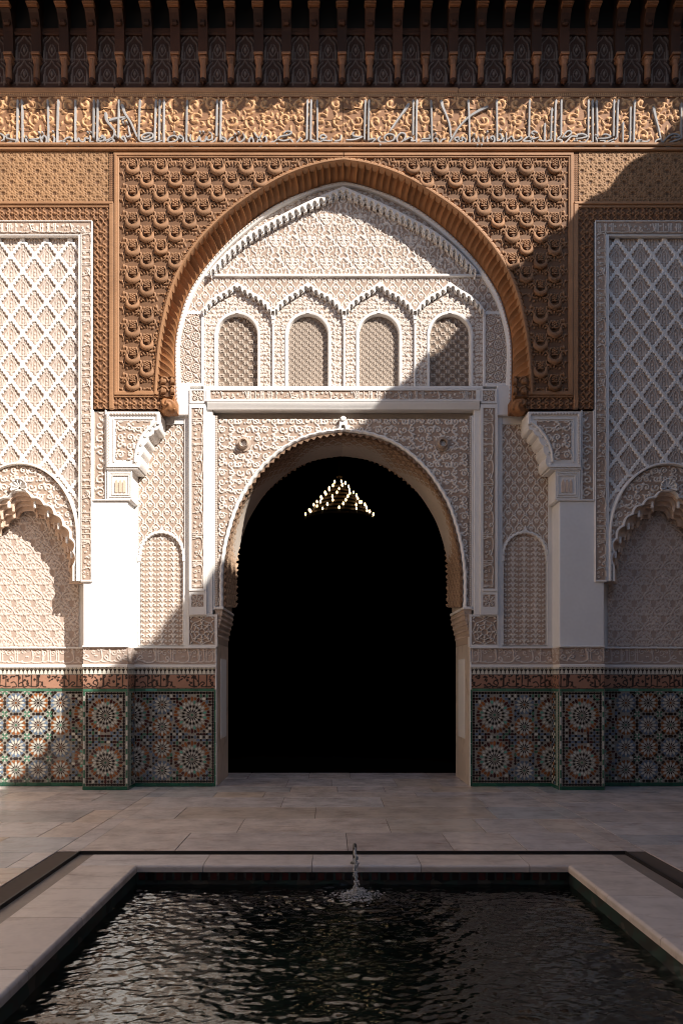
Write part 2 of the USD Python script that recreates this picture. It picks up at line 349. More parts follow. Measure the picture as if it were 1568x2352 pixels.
R_ = random.Random(11)
def rinceau(tw, th, nx, nz, w, seed=1, leafy=1.0):
    """scrolling vine, nx by nz spirals"""
    a, r = Art(tw, th), random.Random(seed); px, pz = tw / nx, th / nz
    for j in range(nz):
        for i in range(nx):
            c = ((i + 0.5 + r.uniform(-.08, .08)) * px, (j + 0.5 + r.uniform(-.08, .08)) * pz); hand = 1 if (i + j) % 2 else -1; a0 = r.uniform(0, 2 * PI)
            a.spiral(c, 0.40 * min(px, pz), a0, r.uniform(0.85, 1.25), w, hand)
            e = (c[0] + .40 * min(px, pz) * math.cos(a0), c[1] + .40 * min(px, pz) * math.sin(a0))
            for k in range(3):
                g = a0 + r.uniform(-1.2, 1.2); a.leaf(e, g, min(px, pz) * r.uniform(.25, .45) * leafy, w * 1.5)
            b = ((i + 1.0) * px, (j + r.uniform(.2, .8)) * pz)
            a.stroke([e, ((e[0] + b[0]) / 2 + r.uniform(-.1, .1) * px, (e[1] + b[1]) / 2 + r.uniform(-.2, .2) * pz), b], w * 0.8)
            for k in range(2): a.dot((i * px + r.uniform(0, px), j * pz + r.uniform(0, pz)), w * 0.7)
    return a.done(w * 0.45)
def mir(c, p): return [(2 * c - x, z) for x, z in p]
def ogee_net(tw, th, w, inner=2):
    """staggered net of lobed pointed arches, a pair of S scrolls and a palmette in every cell"""
    a = Art(tw, th)
    for (cx, z0) in ((tw / 2, 0), (0, th / 2)):
        L = [(cx, z0 + th * .50), (cx - tw * .10, z0 + th * .43), (cx - tw * .22, z0 + th * .36), (cx - tw * .24, z0 + th * .30), (cx - tw * .36, z0 + th * .24), (cx - tw * .42, z0 + th * .10), (cx - tw * .36, z0 + th * .02), (cx - tw * .44, z0 - th * .04)]
        a.stroke(L, w * 1.35); a.stroke(mir(cx, L), w * 1.35)
        S = [(cx - tw * .05, z0 + th * .02), (cx - tw * .08, z0 + th * .09), (cx - tw * .18, z0 + th * .16), (cx - tw * .13, z0 + th * .25), (cx - tw * .06, z0 + th * .22), (cx - tw * .09, z0 + th * .18)]
        if inner > 0: a.stroke(S, w); a.stroke(mir(cx, S), w)
        if inner > 1:
            a.leaf((cx, z0 + th * .24), PI / 2, th * .14, w * 1.8); a.dot((cx, z0 + th * .41), w * .6)
            for m in (-1, 1):
                a.leaf((cx + m * tw * .10, z0 + th * .34), PI / 2 - m * 0.9, th * .08, w); a.leaf((cx + m * tw * .27, z0 + th * .10), PI / 2 - m * .3, th * .12, w * 1.2)
                a.leaf((cx + m * tw * .20, z0 + th * .02), PI / 2 + m * 1.1, th * .07, w); a.dot((cx + m * tw * .30, z0 + th * .04), w * .55)
                a.stroke([(cx + m * tw * .30, z0 + th * .24), (cx + m * tw * .2, z0 + th * .27), (cx + m * tw * .17, z0 + th * .22)], w * .8)
            a.leaf((cx, z0 + th * .0), PI / 2, th * .10, w)
        else: a.leaf((cx, z0 + th * .12), PI / 2, th * .2, w * 1.3)
        if inner > 1:
            for m in (-1, 1):
                Q = lambda x, z: (cx + m * x * tw, z0 + z * th)
                a.stroke([Q(0, -.03), Q(.05, -.09), Q(.14, -.11), Q(.19, -.06), Q(.13, -.035), Q(.10, -.065)], w * .95); a.stroke([Q(0, -.22), Q(.05, -.16), Q(.12, -.165), Q(.145, -.13)], w * .85); a.stroke([Q(0, -.12), Q(.03, -.16), Q(.08, -.215), Q(.03, -.27)], w * .8)
                a.leaf(Q(.10, -.19), PI / 2 - m * .8, th * .08, w * 1.2); a.leaf(Q(.19, -.13), PI / 2 + m * .3, th * .08, w * 1.1); a.leaf(Q(.24, -.10), PI / 2 - m * .2, th * .07, w); a.leaf(Q(.27, -.03), PI / 2, th * .06, w)
            a.leaf((cx, z0 - th * .17), PI / 2, th * .12, w * 1.7); a.leaf((cx, z0 - th * .28), PI / 2, th * .07, w * 1.3)
            rr = random.Random(8)
            for k in range(48):
                x, z, g, L = rr.uniform(.03, .47), rr.uniform(-.30, .46), rr.uniform(0, 2 * PI), th * rr.uniform(.04, .065)
                for m in (-1, 1):
                    gg = g if m > 0 else PI - g
                    if k % 4 == 0: a.spiral((cx + m * x * tw, z0 + z * th), th * .032, gg, 1, w * .55, m)
                    else: a.leaf((cx + m * x * tw, z0 + z * th), gg, L, w * .85)
    return a.done(w * .5)

T = {}
T['scroll'] = rinceau(0.52, 0.52, 5, 5, 0.0150, 3)
T['scroll_small'] = rinceau(0.40, 0.12, 6, 2, 0.009, 4)
T['scroll_strip'] = rinceau(0.48, 0.14, 3, 1, 0.0145, 9)
a, r_ = Art(1.46, 0.54), random.Random(15)
for j in range(3):
    for i in range(7):
        c = ((i + .5 + r_.uniform(-.12, .12)) * 1.46 / 7, (j + .5 + r_.uniform(-.1, .1)) * .18); hd = 1 if (i + j) % 2 else -1; a0 = r_.uniform(0, 2 * PI); R0 = r_.uniform(.062, .08)
        a.spiral(c, R0, a0, r_.uniform(.7, .95), .030, hd, .3); a.dot(c, .015)
        for k in range(5):
            g = a0 + k * 1.25 + r_.uniform(-.3, .3); b = (c[0] + (R0 + .016) * math.cos(g), c[1] + (R0 + .016) * math.sin(g)); a.leaf(b, g + hd * 1.1, r_.uniform(.05, .085), .026)
        for k in range(3): a.dot((c[0] + r_.uniform(-.1, .1), c[1] + r_.uniform(-.09, .09)), r_.uniform(.010, .018))
T['frieze'] = a.done(.015)
T['net'] = ogee_net(0.41, 0.54, 0.0138)
T['net_small'] = ogee_net(0.137, 0.193, 0.0090, 1)
a = Art(0.137, 0.062)                                             # columns of curling leaf pairs
for c in (0.0685,):
    for m in (-1, 1):
        a.stroke([(c + m * .004, .0), (c + m * .012, .022), (c + m * .034, .034), (c + m * .056, .024), (c + m * .052, .010), (c + m * .040, .014)], .0092)
        a.leaf((c + m * .010, .030), PI / 2 - m * .5, .03, .011)
    a.leaf((c, .01), PI / 2, .045, .010)
T['leaf_pairs'] = a.done(0.005)
def sym_field(tw, th, w, seed, n=9, ogee=True):
    """dense bilateral arabesque: mirrored scrolls, forked leaves and an interlaced ribbon"""
    a, r = Art(tw, th), random.Random(seed)
    for cx, z0 in ((tw / 2, 0), (0, th / 2)):
        for m in (-1, 1):
            P_ = lambda x, z: (cx + m * x * tw, z0 + z * th)
            if ogee:
                a.stroke([P_(.0, .46), P_(.10, .40), P_(.22, .33), P_(.36, .29), P_(.47, .20), P_(.42, .10), P_(.28, .06), P_(.12, .02)], w * 1.25)
                a.stroke([P_(.04, .05), P_(.13, .14), P_(.10, .24), P_(.20, .25), P_(.30, .19), P_(.24, .14)], w)
                a.stroke([P_(.0, .30), P_(.08, .33), P_(.16, .40), P_(.30, .42), P_(.38, .38)], w * .9)
            rr = random.Random(seed + 3)
            for k in range(n):
                x, z, g = rr.uniform(.04, .46), rr.uniform(.0, .5), rr.uniform(0, 2 * PI); g2 = g if m > 0 else PI - g
                if k % 3 == 0: a.spiral(P_(x, z), min(tw, th) * rr.uniform(.045, .065), g2, 1.0, w * .8, m)
                else: a.leaf(P_(x, z), g2, min(tw, th) * rr.uniform(.13, .2), w * 1.45)
                a.dot(P_(rr.uniform(.03, .47), rr.uniform(0, .5)), w * .55)
        a.leaf((cx, z0 + th * .08), PI / 2, th * .13, w * 2.0); a.leaf((cx, z0 + th * .24), PI / 2, th * .12, w * 1.5); a.dot((cx, z0 + th * .44), w)
    return a.done(w * .5)
T['bows'] = sym_field(.235, .37, .0105, 5, 18)
T['wood_geo'] = sym_field(.20, .26, .0098, 14, 22)
SW, SH = 0.279, 0.366                                             # lozenge net of the tall bays
a = Art(SW, SH)
for cx, z0 in ((SW / 2, 0), (0, SH / 2)):
    for m in (-1, 1):
        a.stroke([(cx + m * .030, z0 + .03), (cx + m * .030, z0 + .13), (cx + m * .018, z0 + .158), (cx, z0 + .18)], .011)
        a.stroke([(cx + m * .062, z0 + .045), (cx + m * .062, z0 + .105), (cx + m * .045, z0 + .14), (cx + m * .03, z0 + .20), (cx + m * .012, z0 + .235)], .010)
        a.leaf((cx + m * .046, z0 + .02), PI / 2, .075, .013); a.leaf((cx + m * .085, z0 + .07), PI / 2 + m * .4, .05, .010)
        a.dot((cx + m * .012, z0 + .20), .007)
    a.leaf((cx, z0 + .185), PI / 2, .08, .016); a.leaf((cx, z0 - .02), PI / 2, .06, .020); a.dot((cx, z0 + .11), .012); a.leaf((cx, z0 + .045), PI / 2, .05, .022)
    a.line((cx - .06, z0 + .033), (cx + .06, z0 + .033), .009); a.stroke([(cx - .055, z0 - .0), (cx - .02, z0 - .03), (cx, z0 - .055), (cx + .02, z0 - .03), (cx + .055, z0)], .009)
    for k in range(26):
        g = R_.uniform(0, 2 * PI); a.dot((cx + R_.uniform(-.10, .10), z0 + .11 + R_.uniform(-.12, .12)), .0042)
T['sebka'] = a.done(0.005)
def pierced(tw, th, stars, n, r, bits):
    a = Art(tw, th, .0016); a.d.rectangle((0, 0, a.W, a.H), fill=255)
    for cx, cz in stars:
        a.dot((cx, cz), r * .16, 0)
        for k in range(n):
            g = 2 * PI * k / n
            for r0, r1, w in ((.30, .52, .13), (.66, .80, .16)): a.stroke([(cx + r * r0 * math.cos(g + r0), cz + r * r0 * math.sin(g + r0)), (cx + r * r1 * math.cos(g + r0), cz + r * r1 * math.sin(g + r0))], r * w, False, 0)
    for x, z in bits: a.dot((x, z), .0042, 0)
    return a.done(0.003, 0.8)
T['stars'] = pierced(.118, .102, ((.059, .051), (0, 0)), 12, .040, [(.059, 0), (0, .051), (.0295, .0255), (.0885, .0765), (.0295, .0765), (.0885, .0255), (.059, .010), (.059, .092), (.010, .051), (.108, .051)])
T['stars_fine'] = pierced(.084, .073, ((.042, .0365), (0, 0)), 8, .030, [(.042, 0), (0, .0365), (.021, .018), (.063, .055)])
a = Art(0.19, 0.19)                                               # geometric carving of the upper wood panels
for cx, cz in ((.095, .095), (0, 0)):
    for k in range(8):
        g = k * PI / 4; h = g + PI / 8
        a.line((cx + .052 * math.cos(g), cz + .052 * math.sin(g)), (cx + .052 * math.cos(g + PI / 4), cz + .052 * math.sin(g + PI / 4)), .008)
        a.leaf((cx + .016 * math.cos(h), cz + .016 * math.sin(h)), h, .032, .012)
    a.dot((cx, cz), .011)
for k in range(4):
    c = (.095 * (k % 2), .095 * (1 - k % 2)); a.dot(c, .016); [a.leaf(c, q * PI / 2 + PI / 4, .055, .013) for q in range(4)]
T['strip_geo'] = a.done(0.006)
a = Art(0.165, 0.165)                                             # knotted leaf border
for m in (-1, 1):
    a.stroke([(.0825 + m * .07, 0), (.0825 + m * .03, .05), (.0825 + m * .07, .0825), (.0825 + m * .03, .115), (.0825 + m * .07, .165)], .016)
    a.leaf((.0825 + m * .02, .0825), PI / 2 - m * .9, .055, .022); a.leaf((.0825 + m * .02, .0825), -PI / 2 + m * .9, .055, .022)
    a.leaf((.0825 + m * .015, .0), PI / 2 - m * .6, .05, .018)
a.dot((.0825, .0825), .018); a.leaf((.0825, .13), PI / 2, .06, .026)
T['wood_leaf'] = a.done(0.008)
BW, BH = 65 * K * (D + YF) / D, 62 * K * (D + YF) / D             # pitch of the carved bosses
a = Art(BW, BH)
for cx, cz in ((0, 0), (BW / 2, BH / 2)):
    for m in (-1, 1):
        a.dot((cx + m * .098, cz + .022), .014)
        for k in range(5):
            g = PI / 2 + m * (k - 2) * .45; a.leaf((cx + m * .098 + .036 * math.cos(g), cz + .022 + .036 * math.sin(g)), g, .022, .009)
        a.stroke([(cx + m * .015, cz - .085), (cx + m * .05, cz - .10), (cx + m * .09, cz - .085), (cx + m * .085, cz - .045), (cx + m * .06, cz - .06)], .016)
        a.stroke([(cx, cz + .105), (cx + m * .035, cz + .09), (cx + m * .055, cz + .065), (cx + m * .05, cz + .03)], .013); a.leaf((cx + m * .06, cz - .02), -PI / 2 - m * .3, .05, .018)
        a.leaf((cx + m * .12, cz + .075), PI / 2 + m * .5, .05, .018); a.dot((cx + m * .125, cz - .06), .012); a.dot((cx + m * .03, cz - .13), .009)
    a.leaf((cx, cz - .135), PI / 2, .06, .026)
T['boss_ground'] = a.done(0.008)
a = Art(0.022, 0.022); a.dot((.011, .011), .0085); T['bead'] = a.done(0.006)
a = Art(0.036, 0.03)
for m in (-1, 1): a.stroke([(.018 + m * .018, 0), (.018, .015), (.018 + m * .018, .03)], .0075, False)
T['chain'] = a.done(0.004)
a = Art(0.115, 0.115); a.spiral((.062, .062), .045, 0, 1.4, .022, 1); a.leaf((.02, .02), .8, .06, .03); a.stroke([(.0, .1), (.04, .115), (.09, .1)], .014); T['volute'] = a.done(0.007)
def medal(sz, n):
    a = Art(sz, sz); c = sz / 2
    for r0 in (.46, .30, .13): 
        t = np.linspace(0, 2 * PI, 4 * n + 1); rr = sz * r0 * (1 + .05 * np.cos(n * t)); a.stroke(np.stack([c + rr * np.cos(t), c + rr * np.sin(t)], 1), sz * .028)
    for k in range(n):
        g = 2 * PI * k / n; a.leaf((c + sz * .15 * math.cos(g), c + sz * .15 * math.sin(g)), g, sz * .14, sz * .07)
        a.leaf((c + sz * .33 * math.cos(g), c + sz * .33 * math.sin(g)), g + .4, sz * .13, sz * .05); a.leaf((c + sz * .33 * math.cos(g), c + sz * .33 * math.sin(g)), g - .4, sz * .13, sz * .05)
    for i in (-1, 1):
        for j in (-1, 1): a.leaf((c + i * sz * .47, c + j * sz * .47), math.atan2(-j, -i), sz * .14, sz * .06)
    return a.done(sz * .015)
T['medal'] = medal(0.30, 8); T['medal_small'] = medal(0.135, 8)

# lettering traced off the bands: strokes (width, points) in units where the band is 500 wide
def letters_band(tw, th, seed, w, fill=1.0):
    """raised cursive band: tall uprights, a running base line and small scrolls between"""
    a, r = Art(tw, th, 0.0018), random.Random(seed); x = 0.0
    while x < tw - .02:
        k = r.choice((0, 0, 1, 2, 3)); z = th * .16
        if k == 0:
            for q in range(r.choice((1, 2, 2, 3))):
                a.stroke([(x + .02, z), (x + .02 + r.uniform(-.004, .004), th * .5), (x + .018, th * .9)], w, taper=[.8, .8, 1.1]); x += w * 1.9
            a.stroke([(x - .02, z), (x + .02, z * .8), (x + .05, z * 1.1)], w); x += .04
        elif k == 1:
            a.stroke([(x, z), (x + .03, z * .7), (x + .07, z), (x + .075, th * .32), (x + .05, th * .4), (x + .04, th * .3), (x + .08, z)], w); x += .08
        elif k == 2:
            a.stroke([(x, z), (x + .02, th * .3), (x + .05, th * .45), (x + .08, th * .35), (x + .03, th * .25), (x + .1, z)], w); a.dot((x + .03, th * .55), w * .6); x += .10
        else:
            a.stroke([(x, z * .8), (x + .06, z * .6), (x + .12, z), (x + .14, th * .35), (x + .12, th * .9)], w); a.dot((x + .06, th * .4), w * .6); a.dot((x + .08, th * .4), w * .6); x += .13
    n = int(tw / .058 * fill)
    for i in range(n): a.spiral(((i + .5) * tw / n, th * r.uniform(.55, .78)), th * r.uniform(.10, .16), r.uniform(0, 6), 1.0, w * .62, r.choice((-1, 1)))
    return a.done(w * .45)
T['letters'] = letters_band(1.9, 0.235, 2, 0.0150)
T['letters_thin'] = letters_band(1.3, 0.125, 5, 0.0098)
T['letters_mid'] = letters_band(1.7, 0.145, 8, 0.0108)
# incised tile inscription, traced
a = Art(1.575, 0.175, 0.0022)
def tp(p): return [(x / 1568 * 1.575, (268 - y) / 172 * 0.175) for x, y in p]
for x in (92, 143, 247, 315, 333, 640, 700, 797, 1210, 1219, 1368, 1437, 1568 - 60): a.stroke(tp([(x, 103), (x, 160), (x - 2, 235)]), .014)
for p in ([(0, 200), (40, 190), (70, 240), (20, 250)], [(90, 245), (150, 235), (130, 195), (100, 210)], [(150, 250), (200, 235), (210, 200), (190, 215), (230, 240), (260, 245)], [(260, 245), (320, 240), (340, 190), (375, 200), (360, 240)],
          [(380, 190), (385, 240), (420, 248)], [(590, 190), (620, 200), (585, 225), (640, 248), (680, 243)], [(640, 160), (650, 235), (675, 245)], [(700, 230), (740, 190), (770, 205), (730, 240), (790, 245)], [(800, 245), (850, 240), (870, 195), (845, 205), (880, 240), (920, 230), (945, 210)],
          [(985, 250), (1050, 245), (1075, 225)], [(1080, 250), (1130, 240), (1150, 200), (1120, 170), (1095, 200), (1130, 225)], [(1080, 235), (1150, 250), (1210, 245)], [(1225, 240), (1260, 225), (1290, 245), (1360, 245)], [(1370, 245), (1420, 250), (1450, 230), (1500, 245), (1560, 240)]): a.stroke(tp(p), .013)
for x, y in ((10, 115), (55, 115), (115, 130), (175, 115), (200, 125), (165, 155), (205, 165), (280, 145), (350, 115), (440, 120), (470, 110), (520, 120), (560, 115), (590, 130), (480, 165), (550, 160), (630, 120), (665, 115), (680, 160), (840, 115), (900, 120), (925, 150), (850, 160), (1000, 120), (1045, 125), (1005, 150), (1005, 190), (1040, 200), (1010, 235), (1095, 125), (1165, 115), (1180, 140), (1130, 150), (1240, 130), (1300, 125), (1275, 150), (1265, 190), (1330, 200), (1390, 120), (1400, 165), (1400, 210), (1470, 115), (1500, 120), (1465, 150), (1520, 160)):
    q = tp([(x, y)])[0]; a.leaf(q, R_.uniform(0, 6), .038, .021); a.leaf(q, R_.uniform(0, 6), .034, .017)
a.line((0, .006), (1.575, .006), .005); a.line((0, .169), (1.575, .169), .005); T['tile_text'] = a.done(0.02, 0.7)
a = Art(0.0495, 0.062); c = .02475
a.poly([(c - .021, .062), (c + .021, .062), (c + .014, .046), (c + .006, .034), (c + .006, .014), (c, .008), (c - .006, .014), (c - .006, .034), (c - .014, .046)]); T['teeth'] = a.done(0.02, 0.7)
a = Art(0.3205, 0.66)                                             # one carved board between two eave colonnettes
c = .16025
for z0, hh in ((.06, .27), (.33, .30)):
    for m in (-1, 1):
        a.stroke([(c + m * .085, z0 - .02), (c + m * .085, z0 + hh * .5), (c + m * .07, z0 + hh * .66), (c + m * .035, z0 + hh * .78), (c, z0 + hh * .98)], .011)
        a.stroke([(c + m * .012, z0 + hh * .6), (c + m * .04, z0 + hh * .35), (c, z0 + hh * .12)], .009); a.line((c + m * .06, z0), (c + m * .06, z0 + hh * .3), .008); a.line((c + m * .10, z0), (c + m * .10, z0 + hh * .35), .008)
        a.stroke([(c + m * .13, z0 + hh * .5), (c + m * .10, z0 + hh * .75), (c + m * .06, z0 + hh * .9)], .012)
    a.line((c - .12, z0 + .005), (c + .12, z0 + .005), .009); a.leaf((c, z0 + hh * .3), PI / 2, .06, .03)
T['eave'] = a.done(0.006)

# ================================================================== THE PLACE
def px_rect(x0, x1, yt, yb, y): return sbox(float(X(x0, y)), float(Z(yb, y)), float(X(x1, y)), float(Z(yt, y)))
def poly_px(pts, y): return Polygon(PT(pts, y))
def world_x(px, y, s): v = float(X(px, y)); return v if s > 0 else mirror_x(v)

# ---- arch curves (left halves, foot to crown), completed by mirroring
def full(pts, y, n=90):
    h = resample(spline(PT(pts, y), 10), n); r = h[::-1][1:].copy(); r[:, 0] = mirror_x(r[:, 0]); h[-1, 0] = AX
    return np.vstack([h, r])
WOOD_OUT = [(362, 908), (365, 850), (372, 779), (387, 704), (405, 649), (427, 604), (467, 549), (522, 494), (585, 449), (640, 416), (692, 394), (742, 380), (788, 373)]
WOOD_IN = [(405, 942), (402, 880), (402, 789), (412, 734), (430, 679), (465, 622), (507, 572), (557, 524), (615, 481), (665, 454), (702, 440), (745, 425), (788, 416)]
BAND_IN = [(416, 888), (414, 800), (424, 740), (443, 685), (476, 630), (518, 580), (568, 534), (624, 491), (680, 461), (738, 439), (788, 429)]
DOOR_F = [(514, 1396), (514, 1330), (517, 1290), (524, 1245), (542, 1182), (562, 1138), (602, 1080), (660, 1030), (720, 1004), (788, 993)]
DOOR_B = [(540, 1396), (540, 1330), (543, 1268), (556, 1212), (578, 1163), (622, 1114), (680, 1072), (730, 1050), (788, 1042)]
C_out, C_in, C_band = full(WOOD_OUT, YF), full(WOOD_IN, YI), full(BAND_IN, 0.0)
DOORD = 0.92
C_door, C_doorb = full(DOOR_F, 0.0), full(DOOR_B, DOORD)
def closed_below(curve, zb): return Polygon(np.vstack([curve, [(curve[-1, 0], zb), (curve[0, 0], zb)]]))

# ---- ground: marble pavement round the pool
def marble(name, c, vein, rough, scale=1.0, vary=0.12):
    n = {'pos': ('geometry', {}), 'oi': ('object_info', {}), 'of': ('vector_math', {'math_type': 'multiply_add', 'vector2': (1, 1, 1)}), 'cx': ('combine_xyz', {}), 'm8': ('math', {'math_type': 'multiply', 'value2': 37.0}),
         'mp': ('mapping', {'scale': (1.1 * scale, 5.5 * scale, 3 * scale), 'rotation': (0, 0, 0.09)}),
         'n1': ('noise_texture', {'scale': 1.6, 'detail': 9.0, 'roughness': 0.72, 'distortion': 1.1}),
         'r1': ('map_range', {'from_min': 0.53, 'from_max': 0.66, 'to_min': 0.0, 'to_max': 0.95, 'clamp': True}),
         'mx': ('mix_color', {'a': c, 'b': vein}),
         'wn': ('white_noise_texture', {'dimensions': '1D'}), 'tr': ('rgb_ramp', {'ramp': [(0, (0.86, 0.80, 0.76)), (0.35, (1, 1, 1)), (0.6, (1.05, 0.98, 0.90)), (0.85, (0.90, 0.90, 0.93)), (1, (1.08, 0.98, 0.86))]}),
         'tm': ('mix_color', {'blend_type': 'multiply', 'fac': 1.0}),
         'n2': ('noise_texture', {'scale': 3.0, 'detail': 5.0, 'roughness': 0.7}), 'r2': ('map_range', {'from_min': 0.25, 'from_max': 0.75, 'to_min': rough - 0.12, 'to_max': rough + 0.16}),
         'r3': ('map_range', {'from_min': 0.25, 'from_max': 0.75, 'to_min': 1 - vary, 'to_max': 1 + vary}), 'sc': ('vector_math', {'math_type': 'scale'}),
         'n4': ('noise_texture', {'scale': 6.0, 'detail': 3.0}), 'bp': ('bump', {'strength': 0.12, 'distance': 0.006}),
         'p': ('principled_bsdf', {'specular_ior_level': 0.45})}
    l = [('oi.random', 'm8.value1'), ('m8.value', 'cx.x'), ('m8.value', 'cx.y'), ('pos.position', 'of.vector1'), ('cx.vector', 'of.vector3'), ('of.vector', 'mp.vector'), ('mp.vector', 'n1.vector'), ('n1.fac', 'r1.value'), ('r1.result', 'mx.fac'),
         ('oi.random', 'wn.w'), ('wn.value', 'tr.fac'), ('mx.result', 'tm.a'), ('tr.color', 'tm.b'), ('pos.position', 'n2.vector'), ('n2.fac', 'r2.value'), ('r2.result', 'p.roughness'), ('n2.fac', 'r3.value'),
         ('tm.result', 'sc.vector1'), ('r3.result', 'sc.scale'), ('sc.vector', 'p.base_color'), ('pos.position', 'n4.vector'), ('n4.fac', 'bp.height'), ('bp.normal', 'p.normal')]
    return mat(name, n, l, 'p.BSDF')
M['slab'] = marble('paving_marble', (0.60, 0.54, 0.51), (0.36, 0.26, 0.22), 0.26)
M['slab_grey'] = marble('grey_paving_marble', (0.48, 0.465, 0.46), (0.33, 0.26, 0.24), 0.28)
M['slab_ochre'] = marble('ochre_paving_marble', (0.56, 0.48, 0.41), (0.39, 0.26, 0.18), 0.30)
M['rim'] = marble('pool_rim_marble', (0.58, 0.52, 0.49), (0.42, 0.35, 0.32), 0.30)
M['joint'] = plain('paving_joint', (0.10, 0.075, 0.06), 0.9)
M['gutter'] = plain('wet_gutter_stone', (0.22, 0.175, 0.145), 0.4, (2, 8, 2), 0.2)
M['gutter_edge'] = plain('dark_gutter_edge', (0.025, 0.022, 0.022), 0.5)

ZF = 0.0
RIMZ = 0.0
def dpt(py): return CH / ((py - YC) * K)                          # ratio of the distance at which a floor line stands
y_in = -D + D * dpt(1988) ; y_ro = -D + D * dpt(1963.5); y_go = -D + D * dpt(1956)
xl_in, xr_in = (315 - XC) * K * (D + y_in) / D, (1304 - XC) * K * (D + y_in) / D
xl_ro, xr_ro = (215 - XC) * K * (D + y_ro) / D, (1404 - XC) * K * (D + y_ro) / D
xl_go, xr_go = (181 - XC) * K * (D + y_go) / D, (1437 - XC) * K * (D + y_go) / D
y_far = y_in - 6.6                                                # the pool runs towards and under the camera
pav = structure('pavement')
XW0, XW1, YW = AX - 6.4, AX + 6.4, -14.0
tri('mortar_bed', MB().box(XW0, xl_go, YW, 0.0, -0.4, ZF - 0.006).box(xr_go, XW1, YW, 0.0, -0.4, ZF - 0.006).box(xl_go, xr_go, y_go, 0.0, -0.4, ZF - 0.006).box(xl_go, xr_go, YW, y_far - .3, -0.4, ZF - .006).box(AX - 1.6, AX + 1.6, 0.0, 1.2, -0.4, ZF - .006).get(), M['joint'], pav)
def lay_slabs(x0, x1, y0, y1, seed, small_first=False):
    r = random.Random(seed); y = y1
    while y > y0 + 0.02:
        w = r.choice((0.34, 0.42, 0.50, 0.58)); ye = max(y0, y - w)
        if ye - y0 < 0.12: ye = y0
        x = x0 - r.uniform(0, .5)
        while x < x1 - 0.01:
            L = r.choice((0.55, 0.8, 1.05, 1.3, 1.7)); xe = x + L
            if x1 - xe < 0.15: xe = x1
            a, b = max(x, x0), min(xe, x1)
            if b - a > 0.02:
                g = 0.0028; m = M[r.choice(('slab', 'slab', 'slab', 'slab_grey', 'slab_ochre'))]
                yield a + g, b - g, ye + g, y - g, r.uniform(-.0012, .0012), m
            x = xe
        y = ye
n_slab = 0
for area in ((XW0, AX - 2.2, -6.2, 0.0, 21), (AX - 2.2, AX + 2.2, y_go, 0.0, 22), (AX + 2.2, XW1, -6.2, 0.0, 23), (AX - 1.62, AX + 1.62, 0.0, 1.2, 24)):
    for x0, x1, ya, yb, dz, m in lay_slabs(*area):
        # cut slabs at the gutter
        for cx0, cx1, cya, cyb in ([(x0, min(x1, xl_go), ya, yb)] if x0 < xl_go else []) + ([(max(x0, xr_go), x1, ya, yb)] if x1 > xr_go else []) + ([(max(x0, xl_go), min(x1, xr_go), max(ya, y_go), yb)] if (x1 > xl_go and x0 < xr_go and yb > y_go) else []):
            if cx1 - cx0 < 0.015 or cyb - cya < 0.015: continue
            if (cx0 >= xl_go or cx1 <= xl_go) and (cx0 >= xr_go or cx1 <= xr_go):
                tri('marble_slab', cbox(cx0, cx1, cya, cyb, ZF - 0.03, ZF + dz, 0.0018), m, pav)
tri('outer_paving', MB().box(XW0, xl_go, YW, -6.2, -.05, ZF).box(xr_go, XW1, YW, -6.2, -.05, ZF).get(), M['slab'], pav)

# ---- the pool: gutter, marble rim, tiled basin
pool = thing('reflecting_pool', 'long rectangular marble rimmed pool sunk in the courtyard floor, dark water inside', 'pool')
tri('gutter_bed', MB().box(xl_go, xl_ro, y_far, y_go, -.4, -.022).box(xr_ro, xr_go, y_far, y_go, -.4, -.022).box(xl_ro, xr_ro, y_ro, y_go, -.4, -.022).get(), M['gutter'], pool)
tri('gutter_edge', MB().box(xl_go, xl_go + .012, y_far, y_go, -.05, .004).box(xr_go - .012, xr_go, y_far, y_go, -.05, .004).box(xl_go + .012, xr_go - .012, y_go - .012, y_go, -.05, .004).get(), M['gutter_edge'], pool)
WL = -0.135
def rim_slab(x0, x1, ya, yb, lip):
    """a marble kerb stone with its pool edge rounded off"""
    r = 0.020; arc = [(r * math.cos(t), -r + r * math.sin(t)) for t in np.linspace(0, PI / 2, 6)]
    if lip == 'y':     # lip towards -y
        pr = [(yb, -.048), (yb, -.004), (yb - .004, 0.0)] + [(ya + r - c, z) for c, z in arc[::-1]] + [(ya, -.048)]
        v0 = [(x0, p, z) for p, z in pr]; v1 = [(x1, p, z) for p, z in pr]
    elif lip == 'x+':
        pr = [(x0, -.048), (x0, -.004), (x0 + .004, 0.0)] + [(x1 - r + c, z) for c, z in arc[::-1]] + [(x1, -.048)]
        v0 = [(p, ya, z) for p, z in pr]; v1 = [(p, yb, z) for p, z in pr]
    else:
        pr = [(x1, -.048), (x1, -.004), (x1 - .004, 0.0)] + [(x0 + r - c, z) for c, z in arc[::-1]] + [(x0, -.048)]
        v0 = [(p, ya, z) for p, z in pr]; v1 = [(p, yb, z) for p, z in pr]
    h = trimesh.convex.convex_hull(np.array(v0 + v1)); return np.array(h.vertices), np.array(h.faces)
xs = [xl_ro] + [float((v - XC) * K * (D + y_in) / D) for v in (466, 716, 967, 1216)] + [xr_ro]
ov = .03
for i in range(5): tri('rim_slab', rim_slab(xs[i] + .002, xs[i + 1] - .002, y_in - ov * 0, y_ro, 'y'), M['rim'], pool, smooth=40)
for x0, x1, lip, sd in ((xl_ro, xl_in, 'x+', 3), (xr_in, xr_ro, 'x-', 5)):
    y, r = y_in - .0015, random.Random(sd)
    while y > y_far + .1:
        e = max(y_far, y - r.choice((.42, .52, .66, .8))); tri('rim_slab', rim_slab(x0, x1, e + .002, y - .002, lip), M['rim'], pool, smooth=40); y = e
bz = -0.95
